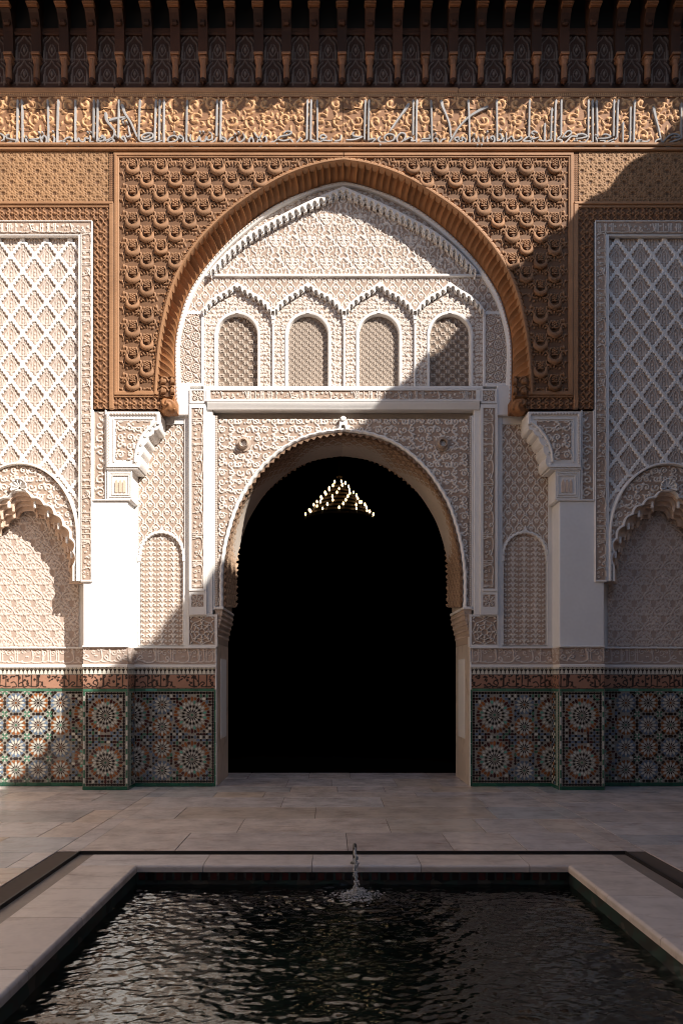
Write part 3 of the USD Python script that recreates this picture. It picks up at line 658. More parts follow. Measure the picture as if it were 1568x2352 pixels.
def tile_panel_mat():
    n = {'pos': ('geometry', {}), 'mp': ('mapping', {'scale': (1, 1, 1)}), 'v': ('voronoi_texture', {'scale': 14.0}), 'rp': ('rgb_ramp', {'interpolate': False, 'ramp': [(0, (0.035, 0.036, 0.032)), (0.45, (0.03, 0.05, 0.042)), (0.75, (0.075, 0.066, 0.055)), (0.9, (0.02, 0.02, 0.018))]}), 'p': ('principled_bsdf', {'roughness': 0.25})}
    return mat('basin_tile', n, [('pos.position', 'v.vector'), ('v.color', 'rp.fac'), ('rp.color', 'p.base_color')], 'p.BSDF')
M['basin'] = tile_panel_mat()
e = 0.012
tri('basin', MB().box(xl_in - .25, xl_in - e, y_far, y_in + .25, bz, -.049).box(xr_in + e, xr_in + .25, y_far, y_in + .25, bz, -.049).box(xl_in - e, xr_in + e, y_in + e, y_in + .25, bz, -.049)
    .box(xl_in - .25, xr_in + .25, y_far, y_in + .25, bz - .1, bz).box(xl_in - .25, xr_in + .25, y_far - .3, y_far, bz, 0).get(), M['basin'], pool)
# row of stepped black tiles under the lip
for i in range(int((xr_in - xl_in) / .062)):
    x = xl_in + .031 + i * .062
    tri('step_tile', cbox(x - .022, x + .022, y_in + .006, y_in + e + .001, -.105, -.055), G['black' if i % 2 else 'maroon'], pool)

water_mat = mat('pool_water_look', {'pos': ('geometry', {}), 'mp': ('mapping', {'scale': (0.7, 1.3, 1)}), 'n': ('noise_texture', {'scale': 26.0, 'detail': 4.0, 'roughness': 0.55}), 'b': ('bump', {'strength': 0.10, 'distance': 0.01}),
    'p': ('principled_bsdf', {'base_color': (0.42, 0.60, 0.55), 'roughness': 0.012, 'ior': 1.95, 'transmission_weight': 1.0})},
    [('pos.position', 'mp.vector'), ('mp.vector', 'n.vector'), ('n.fac', 'b.height'), ('b.normal', 'p.normal')], 'p.BSDF')
JX = float((815 - XC) * K * (D + y_in - .02) / D)
JY = y_in - 0.24
nx, ny = 300, 500
wx, wy = np.linspace(xl_in - e, xr_in + e, nx), y_far + (y_in + e - y_far) * np.linspace(0, 1, ny) ** .75
WXg, WYg = np.meshgrid(wx, wy)
def wave(WX, WY):
    p = lambda a, b, t: np.stack([WX * a + t, WY * b, np.full_like(WX, t)], -1)
    warp = (meshkit.fbm(p(1.1, 1.1, 2.7), 3, 1) - .5)
    w3 = np.stack([warp * 2.5, warp * 4, warp * 0], -1)
    h = 0.006 * (meshkit.noise(p(4.2, 9.5, 1.3) + w3, 1) - .5) + 0.0072 * (meshkit.noise(p(13, 30, 4.1) + w3 * 2, 2) - .5) + 0.0050 * (meshkit.noise(p(27, 60, 9.2) + w3 * 3, 3) - .5) + 0.0036 * (meshkit.noise(p(48, 95, 5.2), 4) - .5)
    r = np.hypot(WX - JX, WY - JY)
    return h + 0.010 * np.sin(r * 2 * PI / 0.13) * np.exp(-r * 2.6) + 0.02 * np.exp(-(r / .10) ** 2)
Hh = WL + wave(WXg, WYg); gy, gx = np.gradient(Hh, wy, wx)
Nn = np.stack([-gx, -gy, np.ones_like(gx)], -1); Nn /= np.linalg.norm(Nn, axis=-1, keepdims=True)
ii = (np.arange(ny - 1)[:, None] * nx + np.arange(nx - 1)[None]).ravel()
wat = raw('pool_water', np.stack([WXg, WYg, Hh], -1).reshape(-1, 3), np.full(len(ii), 4), np.stack([ii, ii + 1, ii + nx + 1, ii + nx], 1), water_mat, None, Nn.reshape(-1, 3), kind='structure')

# ---- spout, jet and splash
sp = thing('water_spout', 'small dark metal pipe spout standing on the far pool rim', 'spout')
sy = y_in + 0.05
pp = spline([(JX, sy, -.005), (JX, sy, .085), (JX, sy - .012, .125), (JX, sy - .045, .135), (JX, sy - .075, .118)], 6)
tri('pipe', tube(pp, 0.0135, 10), M['metal'], sp, smooth=50)
tri('collar', lathe([(0.034, -.001), (0.030, .006), (0.018, .014), (0.0, .016)], JX, sy, 14), M['metal'], sp, smooth=50)
foam = mat('falling_water', {'p': ('principled_bsdf', {'base_color': (0.75, 0.75, 0.74), 'roughness': 0.12, 'ior': 1.33, 'transmission_weight': 0.55})}, [], 'p.BSDF')
jb, jr = MB(), random.Random(5)
y0, z0 = sy - .072, .118; k = 0
for i in range(44):
    t = i / 43; zz = z0 - (z0 - WL - .005) * t ** 1.0; yy = y0 - .165 * math.sqrt(max(0.0, t))
    for q in range(2):
        rr = jr.uniform(.004, .008) * (1.25 - .4 * t); m = trimesh.creation.icosphere(1, rr); v = np.array(m.vertices) * (1, 1, jr.uniform(1.0, 2.2))
        jb.add(v + (JX + jr.gauss(0, .004 + .008 * t), yy + jr.gauss(0, .004), zz + jr.gauss(0, .004)), m.faces)
p = tri('water_jet', jb.get(), foam, None, smooth=True); p.SetCustomDataByKey('label', 'thin broken jet of water falling from the spout into the pool'); p.SetCustomDataByKey('category', 'water jet')
jb = MB()
for i in range(760):
    a_, r = jr.uniform(0, 2 * PI), abs(jr.gauss(0, .065)); x, y = JX + 1.25 * r * math.cos(a_), JY - .02 + r * math.sin(a_)
    z = WL + float(wave(np.array([x]), np.array([y]))[0]) + (abs(jr.gauss(0, .022)) * math.exp(-r / .06) if i % 3 == 0 else 0)
    m = trimesh.creation.icosphere(0, jr.uniform(.002, .0055)); jb.add(np.array(m.vertices) * (1.6, 1.2, .7) + (x, y, z), m.faces)
p = tri('water_splash', jb.get(), foam, None, smooth=True); p.SetCustomDataByKey('label', 'ring of white splash and bubbles where the jet hits the water'); p.SetCustomDataByKey('category', 'splash'); p.SetCustomDataByKey('kind', 'stuff')

# ---- masonry behind everything, the dark hall, and the other three wings of the court
wall = thing('courtyard_wall', 'thick masonry wall of the court, pierced by the dark arched doorway', 'wall')
open_door = unary_union([closed_below(np.vstack([C_door]), -0.5), px_rect(510, 1066, 1380, 1420, 0), sbox(float(X(500, 0)), -0.5, mirror_x(float(X(500, 0))), float(Z(1395, 0)))]).buffer(0.012)
tri('masonry', extrude(sbox(XW0 - .5, -0.4, XW1 + .5, 9.5).difference(open_door), 0.085, DOORD - .02), M['core'], wall)
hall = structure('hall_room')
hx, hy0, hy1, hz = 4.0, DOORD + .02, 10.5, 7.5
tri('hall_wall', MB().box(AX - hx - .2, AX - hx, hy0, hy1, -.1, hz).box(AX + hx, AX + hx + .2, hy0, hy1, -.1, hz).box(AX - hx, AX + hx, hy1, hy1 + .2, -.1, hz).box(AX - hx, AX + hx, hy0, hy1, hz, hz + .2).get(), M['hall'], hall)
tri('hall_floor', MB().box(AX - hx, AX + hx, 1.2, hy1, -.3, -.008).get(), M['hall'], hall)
def wing(x0, x1, y0, y1, label):
    w = thing('courtyard_wing', label, 'building'); return w
rw = wing(0, 0, 0, 0, 'right wing of the court whose tiled eave throws the diagonal shadow across the facade')
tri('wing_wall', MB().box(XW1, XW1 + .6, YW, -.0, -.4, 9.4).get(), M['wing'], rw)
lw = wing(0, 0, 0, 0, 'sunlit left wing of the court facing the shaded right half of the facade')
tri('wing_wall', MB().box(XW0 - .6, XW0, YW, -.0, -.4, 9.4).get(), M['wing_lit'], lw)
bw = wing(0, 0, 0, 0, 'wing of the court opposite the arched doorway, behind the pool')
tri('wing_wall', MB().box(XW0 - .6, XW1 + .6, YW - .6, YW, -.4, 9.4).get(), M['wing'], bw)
# right eave: its edge is what the photograph's diagonal shadow draws; rafters tails make it uneven
XE = 5.4
prof = [(0.0, 8.92), (1.3, 8.99), (2.2, 9.16), (3.0, 9.31), (3.8, 9.44), (5.0, 9.46), (7.0, 9.45), (14.0, 9.45)]
py_, pz_ = np.array([-a for a, b in prof]), np.array([b for a, b in prof]); em = MB()
NE = 420; ys = np.linspace(0.3, YW, NE); ze = np.interp(-ys, -py_, pz_); ze = ze + .10 * np.abs(np.sin(ys * PI / .42)) - .03
v = np.vstack([np.stack([np.full(NE, XE), ys, ze], 1), np.stack([np.full(NE, XE), ys, ze + .12], 1), np.stack([np.full(NE, XW1 + .6), ys, ze + .9], 1), np.stack([np.full(NE, XW1 + .6), ys, ze + .1], 1)])
f = []
for i in range(NE - 1):
    for a_, b_ in ((0, 1), (1, 2), (2, 3), (3, 0)): f.append((a_ * NE + i, a_ * NE + i + 1, b_ * NE + i + 1, b_ * NE + i))
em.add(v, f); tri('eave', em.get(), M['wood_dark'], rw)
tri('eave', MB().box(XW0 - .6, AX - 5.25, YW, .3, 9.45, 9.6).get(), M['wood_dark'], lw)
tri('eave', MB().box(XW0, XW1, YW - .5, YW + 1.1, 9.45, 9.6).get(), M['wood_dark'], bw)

# ================================================================== the timber eave
eave = thing('timber_eave', 'deep carved timber eave with rows of brackets and colonnettes across the top', 'eave')
ZR = 8.125 + 1.227 * 1.1
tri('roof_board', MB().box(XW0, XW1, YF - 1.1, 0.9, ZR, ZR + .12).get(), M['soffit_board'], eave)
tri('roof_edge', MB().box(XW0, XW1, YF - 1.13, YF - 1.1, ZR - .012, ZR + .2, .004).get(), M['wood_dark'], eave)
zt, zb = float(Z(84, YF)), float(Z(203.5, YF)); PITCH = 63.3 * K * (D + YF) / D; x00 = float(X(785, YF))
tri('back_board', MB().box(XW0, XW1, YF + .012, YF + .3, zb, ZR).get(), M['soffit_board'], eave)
tri('head_rail', MB().box(XW0, XW1, YF - .035, YF + .012, zt, zt + .035, .006).box(XW0, XW1, YF - .02, YF + .012, zt + .05, zt + .09, .006).get(), M['wood_dark'], eave)
jr = random.Random(3)
def rafter_mesh(x, w=0.055):
    # side outline (y outward from the board, z): corbelled, two steps, then the tail
    o = [(0.0, float(Z(124, YF))), (.075, float(Z(124, YF - .08))), (.085, 8.80), (.10, 8.87), (.14, 8.96), (.165, 8.985), (.165, 9.01), (.20, 9.015), (.235, 9.06), (.285, 9.115), (.34, 9.14), (.40, 9.15), (.46, 9.13), (.55, 9.15), (1.0, 9.185), (1.09, 9.20), (1.10, 9.225), (1.10, ZR), (0.0, ZR)]
    m = trimesh.creation.extrude_polygon(Polygon(o), 2 * w, engine='earcut'); v = np.array(m.vertices)
    return np.stack([x + v[:, 2] - w, YF + .01 - v[:, 0], v[:, 1]], 1), np.array(m.faces)
for i in range(-19, 20):
    x = x00 + i * PITCH
    if not (XW0 + .1 < x < XW1 - .1): continue
    seen = -14 <= i <= 13
    rf = tri('rafter', rafter_mesh(x), M['wood_dark'], eave)
    if seen:
        tri('ledge', MB().box(x - .068, x + .068, YF - .20, YF - .13, 9.012, 9.030, .004).box(x - .062, x + .062, YF - .19, YF - .13, 8.996, 9.010, .004).get(), M['wood_col'], rf)
        tri('carving', MB().box(x - .03, x + .03, YF - .30, YF - .22, 9.05, 9.10, .02).get(), M['wood_dark'], rf); tri('carving', MB().box(x - .04, x + .04, YF - .125, YF - .08, 8.84, 8.90, .016).get(), M['wood_dark'], rf)
        cy = YF - .052; col = group_part('colonnette', eave)
        zc, zs, zk = float(Z(125, YF - .05)), float(Z(150, YF - .05)), float(Z(181, YF - .05))
        tri('capital', MB().box(x - .052, x + .052, cy - .05, YF + .01, zc - .03, zc, .008).box(x - .046, x + .046, cy - .045, YF + .01, zc - .085, zc - .034, .018).add(*lathe([(.03, zs - .012), (.034, zs + .01), (.044, zs + .045), (.04, zs + .06)], x, cy, 10)).get(), M['wood_col'], col)
        tri('shaft', lathe([(.0, zk - .005), (.034, zk - .005), (.036, zk + .05), (.034, zs - .03), (.031, zs)], x, cy, 12), M['wood_col'], col, smooth=50)
        tri('knob', lathe([(.0, zb + .012), (.010, zb + .014), (.026, zb + .035), (.034, zb + .06), (.028, zk - .04), (.040, zk - .03), (.040, zk - .012), (.030, zk - .004)], x, cy, 12), M['wood_dark'], col, smooth=60)
    if -14 <= i <= 13:
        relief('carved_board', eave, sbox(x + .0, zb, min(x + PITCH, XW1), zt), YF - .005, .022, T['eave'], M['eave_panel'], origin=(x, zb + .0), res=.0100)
# ================================================================== carved frieze with the grey lettering
fr = thing('carved_frieze', 'long band of carved cedar scrolls with raised grey lettering under the eave', 'frieze')
fz0, fz1 = float(Z(333, YF)), float(Z(226.5, YF)); fx0, fx1 = XW0, XW1
tri('cornice_beam', MB().box(fx0, float(X(265, YF)) - .001, YF - .034, YF + .2, float(Z(216, YF)), float(Z(204, YF)), .012).box(float(X(265, YF)) + .001, float(X(1052, YF)), YF - .034, YF + .2, float(Z(216, YF)), float(Z(204, YF)), .012).box(float(X(1052, YF)) + .002, fx1, YF - .032, YF + .2, float(Z(216, YF)), float(Z(204, YF)) - .002, .012).get(), M['wood_mid'], fr)
relief('bead_row', fr, sbox(-4.6, float(Z(224, YF)), 4.9, float(Z(217.5, YF))), YF - .02, .012, T['bead'], M['wood_light'], res=.0075)
tri('fillet', MB().box(fx0, fx1, YF - .03, YF + .2, float(Z(226.5, YF)), float(Z(224, YF)), .004).box(fx0, fx1, YF - .03, YF + .2, float(Z(217.5, YF)), float(Z(216, YF)), .003).get(), M['wood_light'], fr)
seams_x = [-4.6, float(X(400, YF)), float(X(787, YF)), float(X(1165, YF)), 4.9]
seams_z = [float(Z(v, YF)) for v in (333, 304, 279, 254, 226.5)]
for i in range(4):
    for j in range(4):
        relief('plank', fr, sbox(seams_x[i] + .0025, seams_z[j] + .002, seams_x[i + 1] - .0025, seams_z[j + 1] - .002), YF - .016 - .003 * ((i + j) % 2), .024, T['frieze'], M['wood_light'], origin=(-4.6, fz0), res=.0075)
tri('plank_back', MB().box(fx0, fx1, YF + .012, YF + .25, fz0, fz1).get(), M['wood_dark'], fr)
tri('lower_beam', MB().box(fx0, fx1, YF - .055, YF + .2, float(Z(341, YF)), fz0, .010).box(fx0, fx1, YF - .04, YF + .2, float(Z(349, YF)), float(Z(342, YF)), .008).get(), M['wood_mid'], fr)
LET = [ # (segment of 500 photo pixels, width, points) in the enlarged picture of that segment
(0, [(200,75,190,540),(245,75,255,590),(543,75,550,560),(665,75,650,560),(862,75,858,540),(1075,75,1070,500),(1122,75,1110,545),(1365,75,1355,500)],
 [(60,505,120,520,170,530,185,550,150,575,80,590),(60,505,75,475,100,465),(0,578,60,570,130,555),(0,455,35,480,40,520,10,545),(255,590,300,570,290,520,290,490),(300,570,360,580,440,570,400,540,330,530,380,520,440,515,460,480),(460,480,475,560,490,590),(475,520,500,480,530,510,525,560,490,590,455,580),
  (550,560,560,590,610,560,620,510,600,480),(640,585,690,545,730,550,745,575),(720,545,760,510,800,500,830,530),(740,560,760,590),(780,560,800,585,880,590,1000,585,1100,570,1180,545),(810,550,830,540),(880,545,900,510,920,545,960,550,975,510,1020,515,1030,480),(1030,510,1030,550,1070,550),(1110,540,1150,510,1200,500,1180,540,1130,540),(1150,510,1170,480,1200,490),
  (1210,225,1220,300,1270,370,1310,430,1290,500,1210,540),(1260,300,1340,280,1430,270,1400,300),(1400,130,1430,220,1500,330,1568,490),(1470,370,1480,430,1490,480,1460,495,1445,470),(1220,560,1280,520,1300,545,1200,590),(1290,575,1380,580,1440,555,1420,490,1390,510,1420,535),(1450,560,1500,585,1568,570)],
 [(297,497),(445,448),(483,448),(605,435),(770,585),(870,550),(1005,445),(1040,445),(1410,335),(1452,330),(1325,485)]),
(1, [(38,75,20,520),(222,75,205,530),(265,75,255,530),(313,75,310,560),(580,80,568,545),(925,75,915,480),(970,75,960,530)],
 [(60,520,60,480,120,450,180,460,180,500,120,530,70,525),(85,510,155,475),(0,560,60,585,180,570,290,540),(20,520,50,550,130,555,200,530),(310,560,340,590),(350,540,370,500,430,480,470,510,440,545,370,560,380,590,450,585,520,560,535,510,500,475,480,500,520,520),(520,575,560,580,568,545),(590,545,590,575,640,590,760,585,880,550,915,500),
  (620,470,615,520,640,550,690,540,720,490,730,540,780,545,800,490,810,530,860,520,860,460,830,440),(890,575,950,580,1010,560,1020,520,985,500,975,520,1010,540),(1040,560,1080,510,1110,500),(1150,500,1160,545,1200,550,1240,500,1220,450),(1150,580,1200,590,1280,570,1290,530,1320,500,1340,550,1300,590),(1350,450,1400,510,1440,560),(1440,450,1390,540,1380,580,1440,590,1490,540,1480,490,1450,510),(1500,585,1568,545)],
 [(430,445),(725,440),(765,440),(1130,465),(1170,445)]),
(2, [(395,75,385,520),(437,75,430,530),(505,75,508,560),(1060,75,1048,520),(1103,75,1093,530)],
 [(1555,120,1500,200,1420,310,1345,420),(0,560,50,520,80,490,180,470,210,440,160,430,120,455),(50,520,120,540,200,520),(200,520,230,560),(270,560,320,500),(90,575,140,590,180,560),(180,570,240,590,330,585,460,560,500,550,450,530,440,520),(385,520,340,550),(508,560,560,540,540,490,580,470,610,500,560,530,660,540,670,510),(570,565,620,590,720,560,800,590),(710,540,770,530,780,470),(1020,490,940,490,910,460,930,440),(840,530,940,525,1030,495),(820,560,860,590,960,585,1070,575,1150,555),
  (1100,525,1170,515,1150,545),(1230,490,1205,520,1230,555,1300,560),(1290,540,1280,490,1330,460,1390,480,1380,530,1330,550,1290,540),(1270,575,1360,590,1460,560),(1430,560,1420,500,1470,450,1520,470,1500,530,1450,570),(1160,575,1210,565),(1500,540,1568,500)], [(45,580),(1228,590)]),
(3, [(42,75,38,470),(85,75,75,540),(245,80,258,580),(672,75,690,560),(1000,75,1005,540),(1380,75,1370,490),(1555,345,1550,540)],
 [(365,85,380,150,420,240,460,360,475,500),(890,150,800,190,700,250,640,300,560,390,490,500,440,580),(0,500,30,510,20,540,75,540,60,580,0,590),(140,520,230,510,220,470),(110,590,140,545,230,545),(258,590,320,580,320,520,290,510),(410,520,370,530,350,570,390,585,440,580),(440,580,500,580,560,545,560,500,520,510,530,535,600,540,600,500,640,520,640,550,590,590,550,570),(690,560,700,580,740,560,735,510),(740,560,790,560,785,490),(790,560,840,570,840,490),(860,585,910,590,970,550,965,490,930,500,950,530),(895,550,890,490),
  (1005,545,1060,520,1050,470,1030,460),(970,570,1040,590,1080,540,1075,500),(1110,450,1110,540,1090,580,1150,590,1260,585,1370,570,1390,545,1320,545,1310,530,1370,490,1400,530),(1130,520,1170,490,1200,530,1240,540,1290,510,1270,490),(1430,470,1400,450,1430,430,1470,450),(1420,490,1400,520,1480,500),(1420,540,1440,590,1568,575),(1480,530,1550,545)],
 [(293,462),(738,468),(775,590),(825,590),(890,440),(1045,418),(1160,550),(1195,550)]),
(4, [(68,170,55,520),(115,75,98,550),(177,75,172,470),(487,75,485,500),(535,75,537,550),(580,80,590,490),(783,75,775,480),(832,75,815,500),(885,330,882,560),(972,155,965,540),(1020,75,1008,545),(1555,110,1555,510)],
 [(1235,160,1260,270,1290,380,1315,500),(0,545,50,530,55,500),(0,585,90,580,170,560,180,535,130,520,170,480),(185,500,230,440,270,425,290,450,250,490,200,500),(190,590,240,540,290,490,350,490,360,470,420,460,470,490,400,510,340,515),(280,570,320,590,440,590,560,575,590,550),(380,550,440,560,485,510),(500,560,537,550),(570,500,590,550),(600,515,690,510,740,490,690,465,650,470),(620,540,680,545,640,590,690,590,700,555,780,520),(700,590,770,550,790,590,840,590,882,560,890,590,950,560,965,540),(790,525,815,500),(980,590,1030,560,1100,540,1060,530),
  (1040,540,1150,550,1190,530),(1180,570,1250,580,1260,540,1315,520,1330,550,1300,590),(1340,560,1380,510,1430,470,1490,460,1530,490,1440,500),(1350,590,1430,590,1568,570),(1420,555,1500,530,1555,510)],
 [(320,545),(350,545),(565,480)])]
def let_pt(seg, p): p = np.asarray(p, float).reshape(-1, 2); return np.stack([X((500 * seg + p[:, 0] / 3.136) * .6272, YF - .05), Z((340 + p[:, 1] / 3.136) * .6272, YF - .05)], 1)
def stroke_solid(p, r, y0, y1):
    """a raised stroke with rounded shoulders along p (x, z); r per point"""
    n = len(p); d = np.gradient(p, axis=0); d /= np.linalg.norm(d, axis=1, keepdims=True) + 1e-9; nr = np.stack([-d[:, 1], d[:, 0]], 1)
    p = np.vstack([p[:1] - d[:1] * r[0] * .8, p, p[-1:] + d[-1:] * r[-1] * .8]); nr = np.vstack([nr[:1], nr, nr[-1:]]); rr = np.r_[r[0] * .45, r, r[-1] * .45]
    cols = [(-1, y0), (-1, y1 + .006), (-.72, y1), (.72, y1), (1, y1 + .006), (1, y0)]
    v = np.stack([np.stack([p[:, 0] + nr[:, 0] * rr * c, np.full(len(p), y), p[:, 1] + nr[:, 1] * rr * c], 1) for c, y in cols], 1).reshape(-1, 3); m = len(cols)
    f = [(i * m + k, (i + 1) * m + k, (i + 1) * m + k + 1, i * m + k + 1) for i in range(len(p) - 1) for k in range(m - 1)]
    f = np.array(f); f = np.vstack([f[:, [0, 1, 2]], f[:, [0, 2, 3]], [[0, 1, 2], [0, 2, 3], [0, 3, 4], [0, 4, 5]], np.array([[0, 2, 1], [0, 3, 2], [0, 4, 3], [0, 5, 4]]) + (len(p) - 1) * m])
    return v, f
ins = group_part('inscription', fr, 'raised grey painted cursive lettering')
U = K * (D + YF) / D * .6272 / 3.136
for seg, ups, curs, dots in LET:
    for x0, y0, x1, y1 in ups:
        p = let_pt(seg, (x0, y0, (x0 * .6 + x1 * .4), y0 + (y1 - y0) * .22, x1, y1)); p = spline(p, 5)
        r = np.interp(np.linspace(0, 1, len(p)), (0, .12, .24, .3, 1), (10, 15, 13, 11, 10.5)) * U; tri('letter_stroke', stroke_solid(p, r, YF - .012, YF - .048), M['letter'], ins)
    for c in curs:
        p = spline(let_pt(seg, c), 5); diag = c[1] < 320 and len(c) >= 8
        r = np.interp(np.linspace(0, 1, len(p)), (0, .15, .5, .85, 1), (17, 17, 12, 11, 9) if diag else (7, 9.5, 10.5, 9.5, 5)) * U; tri('letter_stroke', stroke_solid(p, r, YF - .012, YF - .046), M['letter'], ins)
    for c in dots:
        q = let_pt(seg, c)[0]; o = 13 * U; v, f = lathe([(o, .0), (o, .038), (o * .6, .044), (0, .045)], 0, 0, 8); tri('letter_dot', (np.stack([q[0] + v[:, 0], YF - .012 - v[:, 2], q[1] + v[:, 1]], 1), f), M['letter'], ins)
# ================================================================== cedar wall round the great arch
ced = thing('cedar_arch', 'carved cedar arch surround studded with scaly bosses and edged by flutes', 'arch surround')
tri('backing', extrude(unary_union([sbox(XW0, float(Z(478, YF)), XW1, float(Z(349, YF))), px_rect(212, 1362, 470, 941, YF)]).difference(closed_below(C_out, -1).buffer(.03)), YF + .012, YI + .05), M['wood_dark'], ced)
RIMW = .045
sp_poly = px_rect(275, 1302, 366, 908, YF).difference(closed_below(C_out, 0).buffer(RIMW))
for s in (1, -1):
    half = sp_poly.intersection(sbox(-9, 0, AX, 20))
    relief('spandrel_panel', ced, half, YF - .004, .024, T['boss_ground'], M['wood_sp'], s, res=.0075, origin=(float(X(306, YF)), float(Z(386, YF))))
# frame
fp = PT([(366, 905), (268.5, 905), (268.5, 359), (788, 359)], YF)
for s in (1, -1):
    v, f = moulding(fp, [(-.03, YF + .01), (-.03, YF - .02), (-.022, YF - .026), (-.008, YF - .026), (-.004, YF - .034), (.018, YF - .034), (.024, YF - .02), (.032, YF - .02), (.036, YF + .01)][::-1]); tri('frame', side((v, f[:, ::-1]), s), M['wood_light' if 0 else 'wood_mid'], ced)
    lin = px_rect(252, 262, 352, 908, YF)
    relief('bead_strip', ced, px_rect(250.5, 262.5, 352, 466, YF), YF - .004, .014, T['bead'], M['wood'], s)
    tri('upright', side(MB().box(float(X(252, YF)), float(X(262, YF)), YF + .01, YF - .03, float(Z(941, YF)), float(Z(468, YF)), .006).get(), s), M['wood_mid'], ced)
    tri('rail', side(MB().box(XW0 if s > 0 else mirror_x(XW1), float(X(262, YF)) - .004, YF + .01, YF - .034, float(Z(472, YF)), float(Z(465.5, YF)), .006).box(XW0 if s > 0 else mirror_x(XW1), float(X(252, YF)) - .002, YF + .01, YF - .02, float(Z(478, YF)), float(Z(472.5, YF)), .006).get(), s), M['wood_mid'], ced)
    tri('foot_rail', side(MB().box(float(X(263, YF)), float(X(398, YF)), YF + .01, YF - .022, float(Z(914, YF)), float(Z(910, YF)), .004).get(), s), M['wood_mid'], ced)
# scaly bosses
def boss_mesh():
    mb = MB(); t = np.linspace(math.radians(-205), math.radians(25), 15)
    p = np.stack([.060 * np.cos(t), -.028 + .020 * np.sin(t) - .022 * np.sin(-t) * 0, .062 * np.sin(t)], 1); p[:, 1] = -.010 - .014 * np.sin(np.linspace(0, PI, 15))
    r = .028 * np.sin(np.linspace(.12, PI - .12, 15)) ** .7; v, f = tube(p, r, 6)
    sc = 1 + .10 * np.sin(np.arange(len(v)) * 2.4); c = np.vstack([np.repeat(p, 6, 0), p[:1], p[-1:]]); mb.add(c + (v - c) * sc[:, None], f)
    mb.add(*cbox(-.030, .030, -.026, -.004, .006, .020, .005))
    for q in range(6):
        g = math.radians(60 * q + 30); m = trimesh.creation.icosphere(1, 1.0); mb.add(np.array(m.vertices) * (.0115, .012, .0115) + (.021 * math.cos(g), -.014, .050 + .021 * math.sin(g)), m.faces)
    m = trimesh.creation.icosphere(1, 1.0); mb.add(np.array(m.vertices) * (.010, .016, .010) + (0, -.014, .050), m.faces)
    for m_ in (-1, 1):
        tq = np.linspace(0, PI, 8); mb.add(*tube(np.stack([m_ * (.088 + .022 * np.cos(tq)), np.full(8, -.006), .020 + .030 * np.sin(tq)], 1), [.006, .009, .011, .012, .012, .011, .009, .006], 6))
    return mb.get()
bv, bf = boss_mesh(); br = random.Random(4)
for s in (1, -1):
    region = sp_poly.buffer(-.045)
    for row in range(18):
        for col in range(9):
            px, py = 306 - (32.5 if row % 2 else 0) + 65 * col - 0, 386 + 31 * row
            c = PT([(px, py)], YF)[0]
            from shapely.geometry import Point
            if c[0] > AX - .05 or not region.contains(Point(c[0], c[1] - .01)): continue
            g = br.uniform(.92, 1.06); v = bv * (1.14 * g, br.uniform(.8, .95), 1.16 * g) + (c[0], YF - .012, c[1]); tri('boss', side((v, bf), s), M['wood_boss'], ced, smooth=50)
# fluted arch: rim and flutes
rim_path = C_out
v, f = moulding(C_out, [(.0, YF + .05), (.002, YF - .03), (.010, YF - .042), (.026, YF - .042), (.032, YF - .028), (RIMW + .008, YF - .02), (RIMW + .008, YF + .02)]); 
tri('arch_rim', (v, f[:, ::-1]), M['wood_mid'], ced, smooth=40)
NF = 94
O_, I_ = resample(C_out, NF * 6 + 1), resample(C_in, NF * 6 + 1)
cen = np.array([AX, float(Z(760, YF))])
for k in range(NF):
    ts = np.linspace(0, 1, 7); ss = np.linspace(0, 1, 9); P = np.zeros((7, 9, 3))
    for a_, t in enumerate(ts):
        o, i_ = O_[k * 6 + a_], I_[min(NF * 6, max(0, k * 6 + a_))]
        d = cen - o; d /= np.linalg.norm(d); g = math.sin(PI * t)
        for b_, s_ in enumerate(ss):
            q = o * (1 - s_) + i_ * s_; bulge = .030 * math.sin(PI * s_) - .068 * g * (1 - s_ ** 1.6) - .004
            sw = .35 * (s_ - .2) * (1 - s_) * path_len(C_out) / NF * (1 if o[0] < AX else -1); e_ = O_[min(NF * 6, k * 6 + a_ + 1)] - O_[max(0, k * 6 + a_ - 1)]; e_ = e_ / (np.linalg.norm(e_) + 1e-9)
            xz = q + d * bulge + e_ * sw * 1.2
            P[a_, b_] = (xz[0], YF - .036 + .012 * g + (YI - YF + .036 - .012 * g) * (s_ ** .8), xz[1])
    v = P.reshape(-1, 3); f = np.array([(a_ * 9 + b_, a_ * 9 + b_ + 1, (a_ + 1) * 9 + b_ + 1, (a_ + 1) * 9 + b_) for a_ in range(6) for b_ in range(8)])
    tri('flute', (v, f[:, ::-1]), M['wood_flute'], ced, smooth=60)
# scroll corbels at the arch feet
for s in (1, -1):
    mb = MB(); c0 = PT([(385, 930)], YF)[0]
    m = trimesh.creation.icosphere(3, 1.0); v = np.array(m.vertices); a_ = np.arctan2(v[:, 2], v[:, 0]); rr = np.hypot(v[:, 0], v[:, 2])
    v = v * (1 + .10 * np.sin(3 * a_ + 9 * rr))[:, None] * (.095, .115, .10); mb.add(v + (c0[0], YF + .06, c0[1]), m.faces)
    tri('scroll_corbel', side(mb.get(), s), M['wood_flute'], ced, smooth=60)
    relief('scroll_end', ced, px_rect(366, 402, 868, 912, YF), YF - .025, .03, T['volute'], M['wood'], s)
    # soffit between foot and band
    tri('foot_block', side(MB().box(float(X(362, YF)), float(X(402, YF)), YF + .0, YI, float(Z(941, YF)), float(Z(912, YF)), .01).get(), s), M['wood_flute'], ced)

